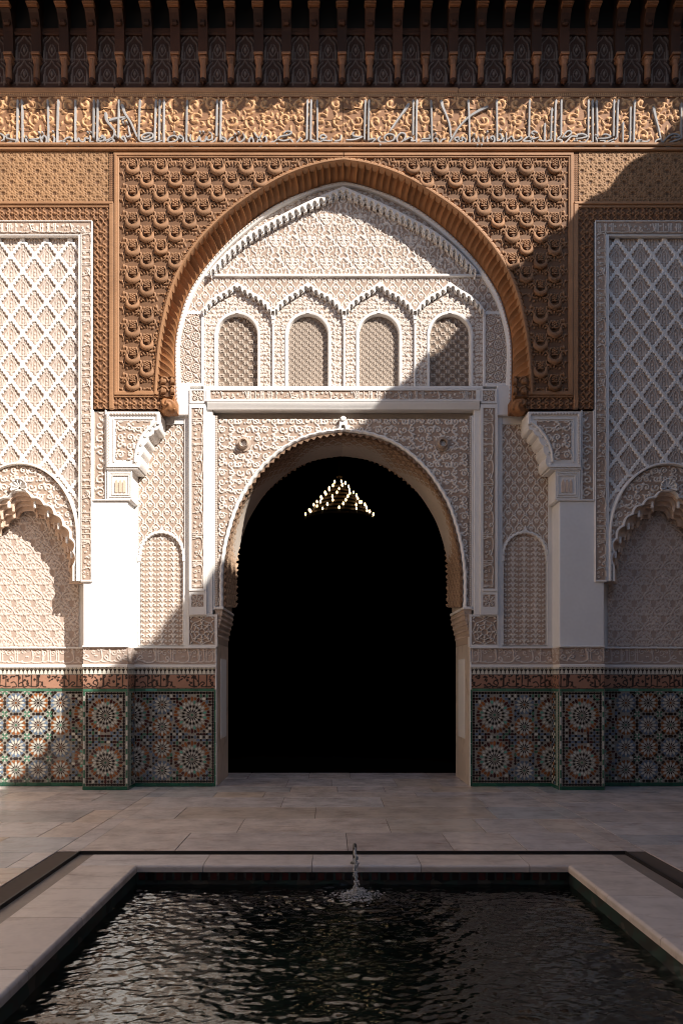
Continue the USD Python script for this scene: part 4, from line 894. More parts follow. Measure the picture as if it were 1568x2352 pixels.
sides = {1: 'left', -1: 'right'}
LBL = {1: 'in full sun left of the arch', -1: 'crossed by the diagonal shadow right of the arch'}
for s in (1, -1):
    wp = thing('wood_wall_panel', f'band of fine geometric carved cedar {LBL[s]}', 'carved panel')
    xl = X(-150, YF)
    pl = sbox(float(xl), float(Z(465, YF)), float(X(250, YF)), float(Z(354, YF)))
    relief('panel', wp, pl, YF - .004, .014, T['wood_geo'], M['wood_panel'], s, res=.0078)
    relief('bead_row', wp, sbox(float(xl), float(Z(353.8, YF)), float(X(250, YF)), float(Z(349.6, YF))), YF - .006, .012, T['bead'], M['wood_light'], s)
    wb = thing('leaf_border', 'knotted leaf border of cedar round the ' + ('sunlit left lattice panel' if s > 0 else 'shaded right lattice panel'), 'carved border')
    relief('upright_border', wb, px_rect(215, 251, 508, 940, YF), YF - .004, .022, T['wood_leaf'], M['wood'], s, res=.007)
    relief('top_border', wb, sbox(float(xl), float(Z(507.5, YF)), float(X(251, YF)), float(Z(478.5, YF))), YF - .004, .022, T['wood_leaf'], M['wood'], s, res=.007)
    relief('foot_border', wb, px_rect(251.5, 372, 914.5, 940, YF), YF - .004, .022, T['wood_leaf'], M['wood'], s, res=.007, origin=(float(X(251, YF)), float(Z(944, YF))))
# ================================================================== the tall side bays: lozenge net over a lobed niche
YB = YF + .045          # face of the lozenge panel
YN = 0.03               # back of the niche
def lobed(c, r, z0, n, y, amp=.02):
    """lower edge of a lobed arch of radius r about c, from the left foot over the crown to the right foot"""
    t = np.linspace(PI, 0, n * 8 + 1); rr = r + amp * np.abs(np.cos((np.arange(len(t)) / 8.0) * PI)) - amp
    p = np.stack([c[0] + rr * np.cos(t), c[1] + rr * 1.10 * np.sin(t)], 1)
    return np.vstack([[(p[0, 0], z0)], p, [(p[-1, 0], z0)]])
for s in (1, -1):
    bay = thing('lattice_bay', ('sunlit' if s > 0 else 'shaded') + ' white stucco bay of lozenge lattice over a lobed arch at the ' + sides[s] + ' edge', 'stucco bay')
    cxp = 46; c = (float(X(cxp, YF)), float(Z(1232, YF))); zf = float(Z(1335, YF))
    x1 = float(X(180, YF)); x0 = 2 * c[0] - x1
    R1 = 132 * K * (D + YF) / D
    arch_out = Polygon(np.vstack([[(c[0] - R1, zf)], np.stack([c[0] + R1 * np.cos(np.linspace(PI, 0, 60)), c[1] + R1 * 1.27 * np.sin(np.linspace(PI, 0, 60))], 1), [(c[0] + R1, zf)]]))
    net = sbox(x0, zf, x1, float(Z(541, YF))).difference(arch_out.buffer(.012))
    relief('lattice_ground', bay, net, YB + .012, .011, T['sebka'], M['stucco_bay'], s, res=.0075, origin=(float(X(48, YF)) - SW / 2, float(Z(541, YF)) - .02 - SH * 8 + .073))
    # net bars: scalloped strips, one mesh per bar
    u = SW / 2; hz = SH / 2; ztop = float(Z(541, YF)); xn = float(X(48, YF)) - 0.0
    def bar(p0, p1, oy=0.0, name='lattice_bar'):
        n = max(2, int(round(np.linalg.norm(np.subtract(p1, p0)) / np.hypot(u, hz) * 10))); t = np.linspace(0, 1, n * 2 + 1)
        p = np.outer(1 - t, p0) + np.outer(t, p1); d = np.subtract(p1, p0) / np.linalg.norm(np.subtract(p1, p0)); nr = np.array([-d[1], d[0]])
        p = p + nr[None] * (.007 * np.sin(t * n * PI))[:, None]
        v, f = moulding(p, [(-.0185, YB + .025), (-.0175, YB - .004 + oy), (-.011, YB - .011 + oy), (.011, YB - .011 + oy), (.0175, YB - .004 + oy), (.0185, YB + .025)])
        tri(name, side((v, f[:, ::-1]), s), M['plaster'], bay, smooth=40)
    clip = net.buffer(-.004)
    for k in range(-16, 17):
        for sg in (1, -1):
            a0, b0 = (xn + k * 2 * u - 40 * u * sg, ztop - 0.02 - 40 * hz), (xn + k * 2 * u + 40 * u * sg, ztop - 0.02 + 40 * hz)
            g = LineString([a0, b0]).intersection(clip)
            for q in getattr(g, 'geoms', [g]):
                if q.is_empty or q.length < .03: continue
                bar(q.coords[0], q.coords[-1], 0.0 if sg > 0 else .003)
    # inner flat frame, inscription border, outer fillets
    xi, xo = x1, float(X(213, YF)); zt = float(Z(508, YF)); zi = float(Z(538, YF)); xl0 = 2 * c[0] - xo
    tri('inner_frame', side(MB().box(x1, float(X(186.5, YF)), YF + .05, YF - .006, zf, zi, .004).box(2 * c[0] - float(X(186.5, YF)), x0, YF + .05, YF - .006, zf, zi, .004).box(x0, x1, YF + .05, YF - .006, float(Z(541, YF)), zi, .004).get(), s), M['plaster'], bay)
    relief('border_inscription', bay, px_rect(187.5, 210.5, 534, 1332, YF), YF - .008, .016, T['letters_thin'], M['stucco'], s, res=.0065, rot=True, text=True)
    relief('border_inscription', bay, sbox(xl0 + .02, zi + .004, float(X(210.5, YF)), zt - .012), YF - .008, .016, T['letters_thin'], M['stucco'], s, res=.0065, text=True)
    tri('outer_fillet', side(MB().box(float(X(210.8, YF)), xo, YF + .04, YF - .022, zf - .01, zt, .004).box(xl0, float(X(210.5, YF)), YF + .04, YF - .022, zt - .011, zt, .004).box(float(X(186.7, YF)), float(X(210.7, YF)), YF + .04, YF - .022, zf - .01, zf + .012, .004).box(float(X(186.7, YF)), float(X(187.6, YF)), YF + .04, YF - .018, zf, zi + .004, .002).get(), s), M['plaster'], bay)
    tri('panel_core', extrude(unary_union([sbox(xl0, zf, xo - .003, zt - .003), sbox(x0 - .6, zf, xl0, zt)]).difference(arch_out), YB + .028, YN + .05) if s > 0 else flipx(extrude(unary_union([sbox(xl0, zf, xo - .003, zt - .003), sbox(x0 - .6, zf, xl0, zt)]).difference(arch_out), YB + .028, YN + .05)), M['plaster'], bay)
    # arch: scalloped white moulding, scroll band, then tiers of hanging lobes
    t = np.linspace(PI, 0, 80); arc = lambda r, q=1.27: np.stack([c[0] + r * np.cos(t), c[1] + r * q * np.sin(t)], 1)
    def legs(a): return np.vstack([[(a[0, 0], zf)], a, [(a[-1, 0], zf)]])
    v, f = moulding(legs(arc(R1)), [(.016, YB + .03), (.014, YF - .012), (.006, YF - .024), (-.008, YF - .024), (-.014, YF - .012), (-.016, YB + .06)]); tri('arch_moulding', side((v, f), s), M['plaster'], bay, smooth=40)
    Rm = R1 * .80
    INN = [(-127, 1300), (-126, 1255), (-113, 1221), (-94, 1192), (-68, 1163), (-36, 1142), (0, 1122)]
    def inner(k, n, amp):
        h_ = spline(PT([(cxp + dx * (1 - .05 * k), py + 9 * k) for dx, py in INN], YF), 8); h_ = resample(h_, n * 8 + 1); r_ = h_[::-1][1:].copy(); r_[:, 0] = 2 * c[0] - r_[:, 0]; p = np.vstack([h_, r_])
        d_ = np.gradient(p, axis=0); d_ /= np.linalg.norm(d_, axis=1, keepdims=True); nr_ = np.stack([d_[:, 1], -d_[:, 0]], 1)
        p = p + nr_ * (amp * (.7 - np.abs(np.sin(np.arange(len(p)) * PI / 8.0))))[:, None]
        return np.vstack([[(p[0, 0], zf)], p, [(p[-1, 0], zf)]])
    in_edge = inner(0, 7, .030); ring = Polygon(legs(arc(R1 - .016))).difference(Polygon(in_edge).buffer(0))
    relief('arch_band', bay, ring, YF + .02, .014, T['scroll'], M['stucco'], s, res=.0062)
    v, f = moulding(in_edge, [(.012, YF + .03), (.010, YF - .004), (.002, YF - .012), (-.008, YF - .012), (-.012, YF - .004), (-.013, YF + .06)]); tri('lobed_edge', side((v, f), s), M['plaster'], bay, smooth=40)
    for k in range(1, 5):
        y0_, y1_ = YF + .03 + .052 * (k - 1), YF + .03 + .052 * k
        lob = Polygon(legs(arc(R1 - .018))).difference(Polygon(inner(k, 7 if k % 2 == 0 else 6, .040)).buffer(0))
        e_k = inner(k, 7 if k % 2 == 0 else 6, .040)[1:-1]
        if k < 4:
            for q in range(8, len(e_k) - 7, 8):
                if abs(q - len(e_k) // 2) < 2: continue
                tri('pendant', side(cbox(e_k[q, 0] - .014, e_k[q, 0] + .014, y0_ + .004, y0_ + .04, e_k[q, 1] - .050, e_k[q, 1] + .03, .007), s), M['plaster'] if k == 1 else M['tier'], bay)
        tri('lobe_tier', side(extrude(lob, y0_ + .010, y1_), s), M['tier'], bay)
    # shell over the crown
    zc = float(Z(1108, YF)); mb = MB(); th = np.linspace(-.35, PI + .35, 43)
    ring_ = []
    for rr, dep in ((.012, -.006), (.035, -.012), (.060, -.018), (.080, -.024), (.090, -.026)):
        ring_.append(np.stack([c[0] + rr * np.cos(th), np.full(43, YF - .004) + dep + .012 * np.cos(th * 12) * rr / .08, zc - .07 + rr * 1.12 * np.sin(th)], 1))
    v = np.vstack(ring_); f = [(a_ * 43 + i, a_ * 43 + i + 1, (a_ + 1) * 43 + i + 1, (a_ + 1) * 43 + i) for a_ in range(4) for i in range(42)]; mb.add(v, np.array(f)[:, ::-1])
    mb.add(*tube(ring_[-1] + (0, -.004, 0), .009, 6)); tri('shell', side(mb.get(), s), M['plaster'], bay, smooth=60)
    # niche panel behind, its jamb
    relief('niche_panel', bay, sbox(x0, float(Z(1486, YN)), float(X(181, YN)) , float(Z(1140, YN))), YN, .011, T['bows'], M['stucco_tan'], s, res=.0070)
    tri('niche_back', side(MB().box(x0 - .3, x1 + .1, YN + .006, .085, float(Z(1490, YN)), float(Z(1100, YN))).get(), s), M['plaster'], bay)

# ================================================================== pilasters with their brackets
for s in (1, -1):
    pil = thing('pilaster', ('sunlit' if s > 0 else 'shaded') + ' plain white pilaster with carved corbel bracket ' + ('left' if s > 0 else 'right') + ' of the doorway', 'pilaster')
    xa, xb = float(X(191, YF)), float(X(293.5, YF)); zb_, zt_ = float(Z(1486, YF)), float(Z(1151, YF))
    tri('shaft', side(MB().box(xa, xb, YF, .09, zb_, zt_, .006).get(), s), M['plain_plaster'], pil)
    tri('upper_shaft', side(MB().box(float(X(213.5, YF)), float(X(300, YF)), YF + .03, .09, zt_ + .002, float(Z(941.5, YF))).get(), s), M['plaster'], pil)
    relief('scroll_strip', pil, px_rect(216, 241.5, 946, 1147, YF), YF + .012, .016, T['scroll_strip'], M['stucco'], s, res=.0068, rot=True)
    tri('strip_frame', side(MB().box(float(X(213.5, YF)), float(X(216, YF)), YF - .012, YF + .03, zt_, float(Z(942, YF)), .003).box(float(X(241.5, YF)), float(X(244.5, YF)), YF - .014, YF + .03, zt_, float(Z(942, YF)), .003).box(float(X(213.5, YF)), float(X(300, YF)), YF - .02, YF + .03, zt_ + .001, float(Z(1147.5, YF)), .004).get(), s), M['plaster'], pil)
    # impost block
    ib = group_part('impost', pil); yb_ = YF - .015
    tri('block', side(MB().box(float(X(245, yb_)), float(X(302, yb_)), yb_, .05, float(Z(1149, yb_)), float(Z(1079, yb_)), .006).get(), s), M['plaster'], ib)
    for k, (ix, d_) in enumerate(((248, .012), (255, .020), (262, .028))):
        q = 5.2 * k
        v, f = moulding(PT([(249 + q, 1145 - q), (249 + q, 1083 + q), (301 - q * .6, 1083 + q), (301 - q * .6, 1145 - q)], yb_), [(.003, yb_ + .01), (.003, yb_ - .006 - .003 * k), (.012, yb_ - .006 - .003 * k), (.012, yb_ + .01)], closed=True); tri('step', side((v, f), s), M['stucco_tan' if 0 else 'plaster'], ib)
    for wx_ in (268, 277, 286):
        w_ = 3.2; tri('blind_window', side(extrude(Polygon(np.vstack([PT([(wx_ - w_, 1131), (wx_ - w_, 1108)], yb_), PT([(wx_, 1101)], yb_), PT([(wx_ + w_, 1108), (wx_ + w_, 1131)], yb_)])), yb_ - .012, yb_ + .002), s), M['tier'], ib)
    # bracket
    bk = group_part('bracket', pil); y2 = YF - .03
    cur = spline(PT([(320, 1074), (323, 1048), (330, 1024), (341, 1003), (354, 988), (366, 978)], y2), 8)
    n_ = len(cur); e_ = np.gradient(cur, axis=0); e_ /= np.linalg.norm(e_, axis=1, keepdims=True); nr = np.stack([-e_[:, 1], e_[:, 0]], 1)
    sc = cur - nr * (.020 * np.abs(np.sin(np.linspace(0, 5 * PI, n_))))[:, None]
    outl = Polygon(np.vstack([PT([(245, 1074)], y2), sc, PT([(366, 946), (245, 946)], y2)])).buffer(0)
    tri('corbel', side(extrude(outl, y2, .03), s), M['plaster'], bk)
    # outer raised frame with chain, inner relief
    fo = PT([(320, 1071), (248.5, 1071), (248.5, 949.5), (363, 949.5), (363, 975)], y2)
    v, f = moulding(fo, [(-.016, y2 + .01), (-.016, y2 - .012), (-.008, y2 - .016), (.012, y2 - .016), (.016, y2 - .010), (.016, y2 + .01)]); tri('frame', side((v, f[:, ::-1]), s), M['plaster'], bk)
    relief('chain', bk, px_rect(246.8, 250.2, 955, 1066, y2 - .02), y2 - .014, .008, T['chain'], M['stucco'], s, res=.005, rot=True)
    relief('chain', bk, px_rect(251, 360, 947.6, 951.4, y2 - .02), y2 - .014, .008, T['chain'], M['stucco'], s, res=.005)
    inn = Polygon(np.vstack([PT([(267, 1056), (306, 1056), (310, 1030), (318, 1008), (330, 990), (346, 976)], y2), PT([(346, 967), (267, 967)], y2)]))
    relief('panel', bk, inn, y2 - .002, .014, T['scroll'], M['stucco'], s, res=.006)
    v, f = moulding(np.vstack([PT([(262, 1061), (262, 962), (352, 962)], y2)]), [(-.008, y2 + .01), (-.006, y2 - .010), (.006, y2 - .010), (.010, y2 + .01)]); tri('inner_frame', side((v, f[:, ::-1]), s), M['plaster'], bk)
    av = spline(PT([(309, 1061), (313, 1034), (322, 1010), (334, 992), (350, 976), (362, 969)], y2), 6)
    v, f = moulding(av, [(-.018, y2 + .01), (-.016, y2 - .012), (0, y2 - .020), (.012, y2 - .012), (.014, y2 + .01)]); tri('arch_rib', side((v, f[:, ::-1]), s), M['plaster'], bk, smooth=40)
    for k in range(6):
        q = cur[int((k + .5) / 6 * (n_ - 1))] + nr[int((k + .5) / 6 * (n_ - 1))] * .034; v, f = lathe([(.017, 0), (.015, .008), (.008, .010), (.006, .004), (0, .004)], 0, 0, 10); tri('rosette', side((np.stack([q[0] + v[:, 0], y2 - .001 - v[:, 2], q[1] + v[:, 1]], 1), f), s), M['plaster'], bk)
    # under-moulding between bracket and impost
    tri('cyma', side(MB().box(float(X(244, y2)), float(X(317, y2)), y2 - .004, .0, float(Z(1078.5, y2)), float(Z(1075, y2)), .004).get(), s), M['plaster'], bk)

# ================================================================== narrow blind niches between pilaster and doorway
for s in (1, -1):
    bn = thing('blind_niche', 'narrow ' + ('sunlit' if s > 0 else 'shaded') + ' stucco niche panel under fine net carving ' + sides[s] + ' of the doorway', 'niche')
    xa, xb = 317.5, 423
    cx = 371; zs = float(Z(1275, 0)); Rn = (cx - 321) * K
    c = (float(X(cx)), zs); t = np.linspace(PI, 0, 50)
    def arch(r, q=1.06): return np.vstack([[(c[0] - r, float(Z(1482)))], np.stack([c[0] + r * np.cos(t), c[1] + r * q * np.sin(t)], 1), [(c[0] + r, float(Z(1482)))]])
    up = px_rect(xa, xb, 975, 1330, 0).difference(Polygon(arch(Rn + .004)))
    relief('net_panel', bn, up, .012, .011, T['net_small'], M['stucco'], s, res=.0055)
    relief('leaf_panel', bn, Polygon(arch(Rn - .006)).intersection(px_rect(xa, xb, 900, 1482, 0)), .030, .011, T['leaf_pairs'], M['stucco'], s, res=.0055, origin=(c[0] - .0685 * 3, 0))
    tt = np.linspace(0, 1, 140); a_ = resample(arch(Rn)[1:-1], 140); nrm = a_ - np.array(c); nrm /= np.linalg.norm(nrm, axis=1, keepdims=True)
    a_ = a_ - nrm * (.010 * np.abs(np.sin(tt * 15 * PI)))[:, None]
    v, f = moulding(a_, [(.022, .02), (.020, -.004), (.008, -.012), (-.004, -.012), (-.010, .0), (-.012, .04)]); tri('lobed_arch', side((v, f), s), M['plaster'], bn, smooth=40)
    kx, kz = c[0], c[1] + Rn * 1.06 + .03; tri('finial', side(extrude(Polygon([(kx - .024, kz - .03), (kx - .018, kz), (kx - .006, kz + .02), (kx, kz + .05), (kx + .006, kz + .02), (kx + .018, kz), (kx + .024, kz - .03)]), -.014, .02), s), M['plaster'], bn)
    for px in (319.5, 422): tri('slender_column', side(tube([(float(X(px)), .0, float(Z(1482))), (float(X(px)), .0, float(Z(1290)))], .011, 8), s), M['plaster'], bn, smooth=60); tri('small_capital', side(cbox(float(X(px)) - .017, float(X(px)) + .017, -.016, .02, float(Z(1290)), float(Z(1276)), .004), s), M['plaster'], bn)
    tri('surround', side(MB().box(float(X(300)), float(X(317.5)), .0, .09, float(Z(1486)), float(Z(942)), .004).box(float(X(423)), float(X(434)), -.012, .09, float(Z(1486)), float(Z(955)), .005).box(float(X(317.5)), float(X(423)), -.004, .085, float(Z(974.5)), float(Z(942)), .004).box(float(X(317.5)), float(X(423)), .042, .085, float(Z(1486)), float(Z(1180))).get(), s), M['plaster'], bn)

# ================================================================== arched tympanum above the doorway
ty = thing('arched_tympanum', 'white pointed tympanum of carved stucco with a row of four screened windows', 'tympanum')
# white band inside the wood
prof = [(0.004, YI + .03), (0.002, YI - .004), (-.016, YI - .004)]
mb = MB(); A_, B_ = resample(C_in, 160), resample(C_band, 160)
v = np.vstack([np.stack([p[:, 0], np.full(160, y), p[:, 1]], 1) for p, y in ((A_, YI + .02), (A_, YI), (A_ * .8 + B_ * .2, YI - .008), (A_ * .66 + B_ * .34, YI - .008), (A_ * .6 + B_ * .4, YI), (A_ * .15 + B_ * .85, YI + .012), (B_, YI + .02), (B_, .04))])
f = np.array([(a_ * 160 + i, (a_ + 1) * 160 + i, (a_ + 1) * 160 + i + 1, a_ * 160 + i + 1) for a_ in range(7) for i in range(159)]); mb.add(v, f[:, ::-1]); tri('white_band', mb.get(), M['plaster'], ty, smooth=35)
chain_path = resample(A_ * .72 + B_ * .28, 330)
for i0 in range(0, 330, 330):
    mb = MB()
    for i in range(0, 328, 2):
        q = (chain_path[i] + chain_path[i + 1]) / 2; mb.box(q[0] - .007, q[0] + .007, YI - .0125, YI - .004, q[1] - .007, q[1] + .007)
    tri('chain_moulding', mb.get(), M['tier'], ty, kind='stuff')
inside = closed_below(C_band, float(Z(890)))
for s in (1, -1): tri('foot', side(MB().box(float(X(402)), float(X(437)), YI, .08, float(Z(957)), float(Z(888)), .008).get(), s), M['plaster'], ty)
HOOD = [(486, 629), (530, 583), (575, 546), (635, 511), (700, 478), (750, 456), (788, 440)]
hood = full(HOOD, 0, 60)
hood_area = Polygon(np.vstack([hood, [(hood[-1, 0], float(Z(632))), (hood[0, 0], float(Z(632)))]]))
top = inside.intersection(sbox(-9, float(Z(632)), 9, 20))
relief('arabesque_field', ty, hood_area.buffer(0), .010, .0115, T['net'], M['stucco'], res=.0054, origin=(AX - .205, float(Z(632)) - .05))
relief('scroll_border', ty, top.difference(hood_area.buffer(.0)), .0, .010, T['scroll_small'], M['stucco'], res=.0055)
def muqarnas(path, n, parent, name, drop=.075, y0=.0, dep=.085):
    """a row of hanging cells: shoulders in front, darker pockets between, stepping back"""
    p = resample(path, n + 1)
    v, f = moulding(path, [(.012, .02), (.012, y0 - dep * .5), (.020, y0 - dep * .55), (.028, y0 - dep * .4), (.030, .02)]); tri(name + '_cornice', (v, f), M['plaster'], parent, smooth=40)
    for i in range(n):
        a_, b_ = p[i], p[i + 1]; w = np.linalg.norm(b_ - a_); m_ = (a_ + b_) / 2; x0_, x1_ = sorted((a_[0], b_[0]))
        zA, zB = (a_[1], b_[1]) if a_[0] < b_[0] else (b_[1], a_[1]); W = x1_ - x0_
        tq = np.linspace(PI, 0, 7); g = MB()
        arch_ = [(x0_ + W * (.5 + .36 * math.cos(q)), (zA + zB) / 2 - drop * .78 + drop * .62 * math.sin(q)) for q in tq]
        o = Polygon([(x0_, zA + .014), (x0_, zA - drop * .9), (x0_ + W * .07, zA * .9 + zB * .1 - drop * 1.05)] + arch_ + [(x0_ + W * .93, zB * .9 + zA * .1 - drop * 1.05), (x1_, zB - drop * .9), (x1_, zB + .014)]).buffer(0)
        g.add(*extrude(o, y0 - dep, y0 - dep * .55))
        arch2 = [(x0_ + W * (.5 + .22 * math.cos(q)), (zA + zB) / 2 - drop * 1.12 + drop * .62 * math.sin(q)) for q in tq]
        o2 = Polygon([(x0_ + .001, zA), (x0_ + .001, zA - drop * 1.2)] + [(x0_ + W * .2, (zA * .8 + zB * .2) - drop * 1.32)] + arch2 + [(x0_ + W * .8, (zB * .8 + zA * .2) - drop * 1.32), (x1_ - .001, zB - drop * 1.2), (x1_ - .001, zB)]).buffer(0)
        g.add(*extrude(o2, y0 - dep * .54, .015))
        tri(name + '_cell', g.get(), M['plaster'], parent)
muqarnas(hood, 46, group_part('hood', ty), 'muqarnas', .060, .0, .075)
tri('sill_moulding', MB().box(float(X(470)), mirror_x(float(X(470))), -.028, .03, float(Z(637)), float(Z(631)), .006).get(), M['plaster'], ty)
# row of windows
low = inside.intersection(sbox(-9, float(Z(888)), 9, float(Z(637)))).difference(px_rect(402, 466, 716, 888, 0)).difference(sbox(mirror_x(float(X(466))), float(Z(888)), mirror_x(float(X(402))), float(Z(716))))
WC = [545, 707, 870, 1033]; VAL = [464, 627, 790, 952, 1113]
zig = [];
for i in range(5):
    zig.append((VAL[i], 722))
    if i < 4: zig.append((WC[i], 659))
zig_p = PT(zig, 0)
def win_poly(cx, r, zb=888): 
    t = np.linspace(PI, 0, 32); c = (float(X(cx)), float(Z(769))); rr = r * K
    return Polygon(np.vstack([[(c[0] - rr, float(Z(zb)))], np.stack([c[0] + rr * np.cos(t), c[1] + rr * np.sin(t) * 1.02], 1), [(c[0] + rr, float(Z(zb)))]]))
holes = unary_union([win_poly(w, 50) for w in WC])
above = Polygon(np.vstack([zig_p, [(9, zig_p[-1, 1]), (9, 20), (-9, 20), (-9, zig_p[0, 1])]]))
relief('fine_field', ty, low.intersection(above).difference(holes), .004, .009, T['net_small'], M['stucco'], res=.0050)
relief('leafy_field', ty, low.difference(above).difference(holes), .004, .010, rinceau(.26, .26, 5, 5, .0088, 12), M['stucco'], res=.0055)
for i in range(4):
    h = group_part('window_hood', ty)
    muqarnas(PT([(VAL[i] + 4, 719), (VAL[i] + 18, 699), (VAL[i] + 38, 683), (WC[i] - 18, 670), (WC[i], 656), (WC[i] + 18, 670), (VAL[i + 1] - 38, 683), (VAL[i + 1] - 18, 699), (VAL[i + 1] - 4, 719)], 0), 14, h, 'muqarnas', .042, .0, .055)
    w = group_part('window', ty)
    relief('screen', w, win_poly(WC[i], 46), .055, .014, T['stars' if i in (0, 3) else 'stars_fine'], M['screen'], res=.0054, origin=(float(X(WC[i])) - .079, float(Z(888))))
    e_ = np.array(win_poly(WC[i], 48).exterior.coords)[:-1]
    v, f = moulding(e_, [(-.020, .06), (-.014, .045), (-.010, .01), (-.006, -.008), (.012, -.014), (.024, -.010), (.026, .02)]); tri('frame', (v, f), M['plaster'], w, smooth=40)
    kx, kz = float(X(WC[i])), float(Z(716)); tri('finial', extrude(Polygon([(kx - .02, kz - .02), (kx - .012, kz + .02), (kx, kz + .06), (kx + .012, kz + .02), (kx + .02, kz - .02)]), -.016, .01), M['plaster'], w)
for vx in (627, 790, 952):
    c_ = group_part('colonnette', ty); tri('shaft', tube([(float(X(vx)), -.012, float(Z(893))), (float(X(vx)), -.012, float(Z(745)))], .0135, 10), M['plaster'], c_, smooth=60)
    tri('capital', MB().box(float(X(vx)) - .022, float(X(vx)) + .022, -.036, .01, float(Z(737)), float(Z(726)), .006).box(float(X(vx)) - .017, float(X(vx)) + .017, -.03, .01, float(Z(746)), float(Z(738)), .004).get(), M['plaster'], c_)
for s in (1, -1):
    relief('side_strip', ty, inside.intersection(px_rect(402, 461, 722, 882, 0)), -.004, .018, T['strip_geo'], M['stucco'], s, res=.0062)
    tri('strip_frame', side(MB().box(float(X(462)), float(X(468)), -.02, .04, float(Z(888)), float(Z(716)), .004).box(float(X(416)), float(X(461.5)), -.012, .04, float(Z(722.5)), float(Z(715.5)), .003).box(float(X(414)), float(X(462)), -.03, .04, float(Z(890)), float(Z(882)), .004).get(), s), M['plaster'], ty)
tri('ledge', MB().box(float(X(468)), mirror_x(float(X(468))), -.03, .06, float(Z(895.5)), float(Z(888.5)), .005).get(), M['plaster'], ty)

# ================================================================== the doorway
dw = thing('doorway', 'tall horseshoe arched doorway in white carved stucco frame opening on a black hall', 'doorway')
YD = -.05
tri('cornice', MB().box(float(X(474)), mirror_x(float(X(474))), YD - .034, .06, float(Z(928)), float(Z(923.5)), .005).get(), M['plaster'], dw)
v, f = moulding(PT([(430, 929.5), (788, 929.5)], 0), [(0, YD - .052), (-.02, YD - .04), (-.05, YD - .012), (-.078, YD - .004), (-.080, .05)]); 
for s in (1, -1): tri('cove', side(moulding(PT([(478, 929.5), (788, 929.5)], 0), [(.006, YD - .031), (-.02, YD - .027), (-.05, YD - .010), (-.075, YD - .001), (-.082, .05)]), s), M['plaster'], dw, smooth=50)
relief('lintel_inscription', dw, px_rect(484, 1092, 898, 921, YD), YD - .004, .016, T['letters_thin'], M['stucco'], res=.0058, text=True)
lin = px_rect(474, 1102, 895.6, 923.4, YD).difference(px_rect(483.5, 1092.5, 897.5, 921.5, YD)); tri('lintel_frame', extrude(lin, YD - .018, .05), M['plaster'], dw)
tri('lintel_back', MB().box(float(X(483)), float(X(1093)), YD + .004, .05, float(Z(921.6)), float(Z(897.4))).get(), M['plaster'], dw)
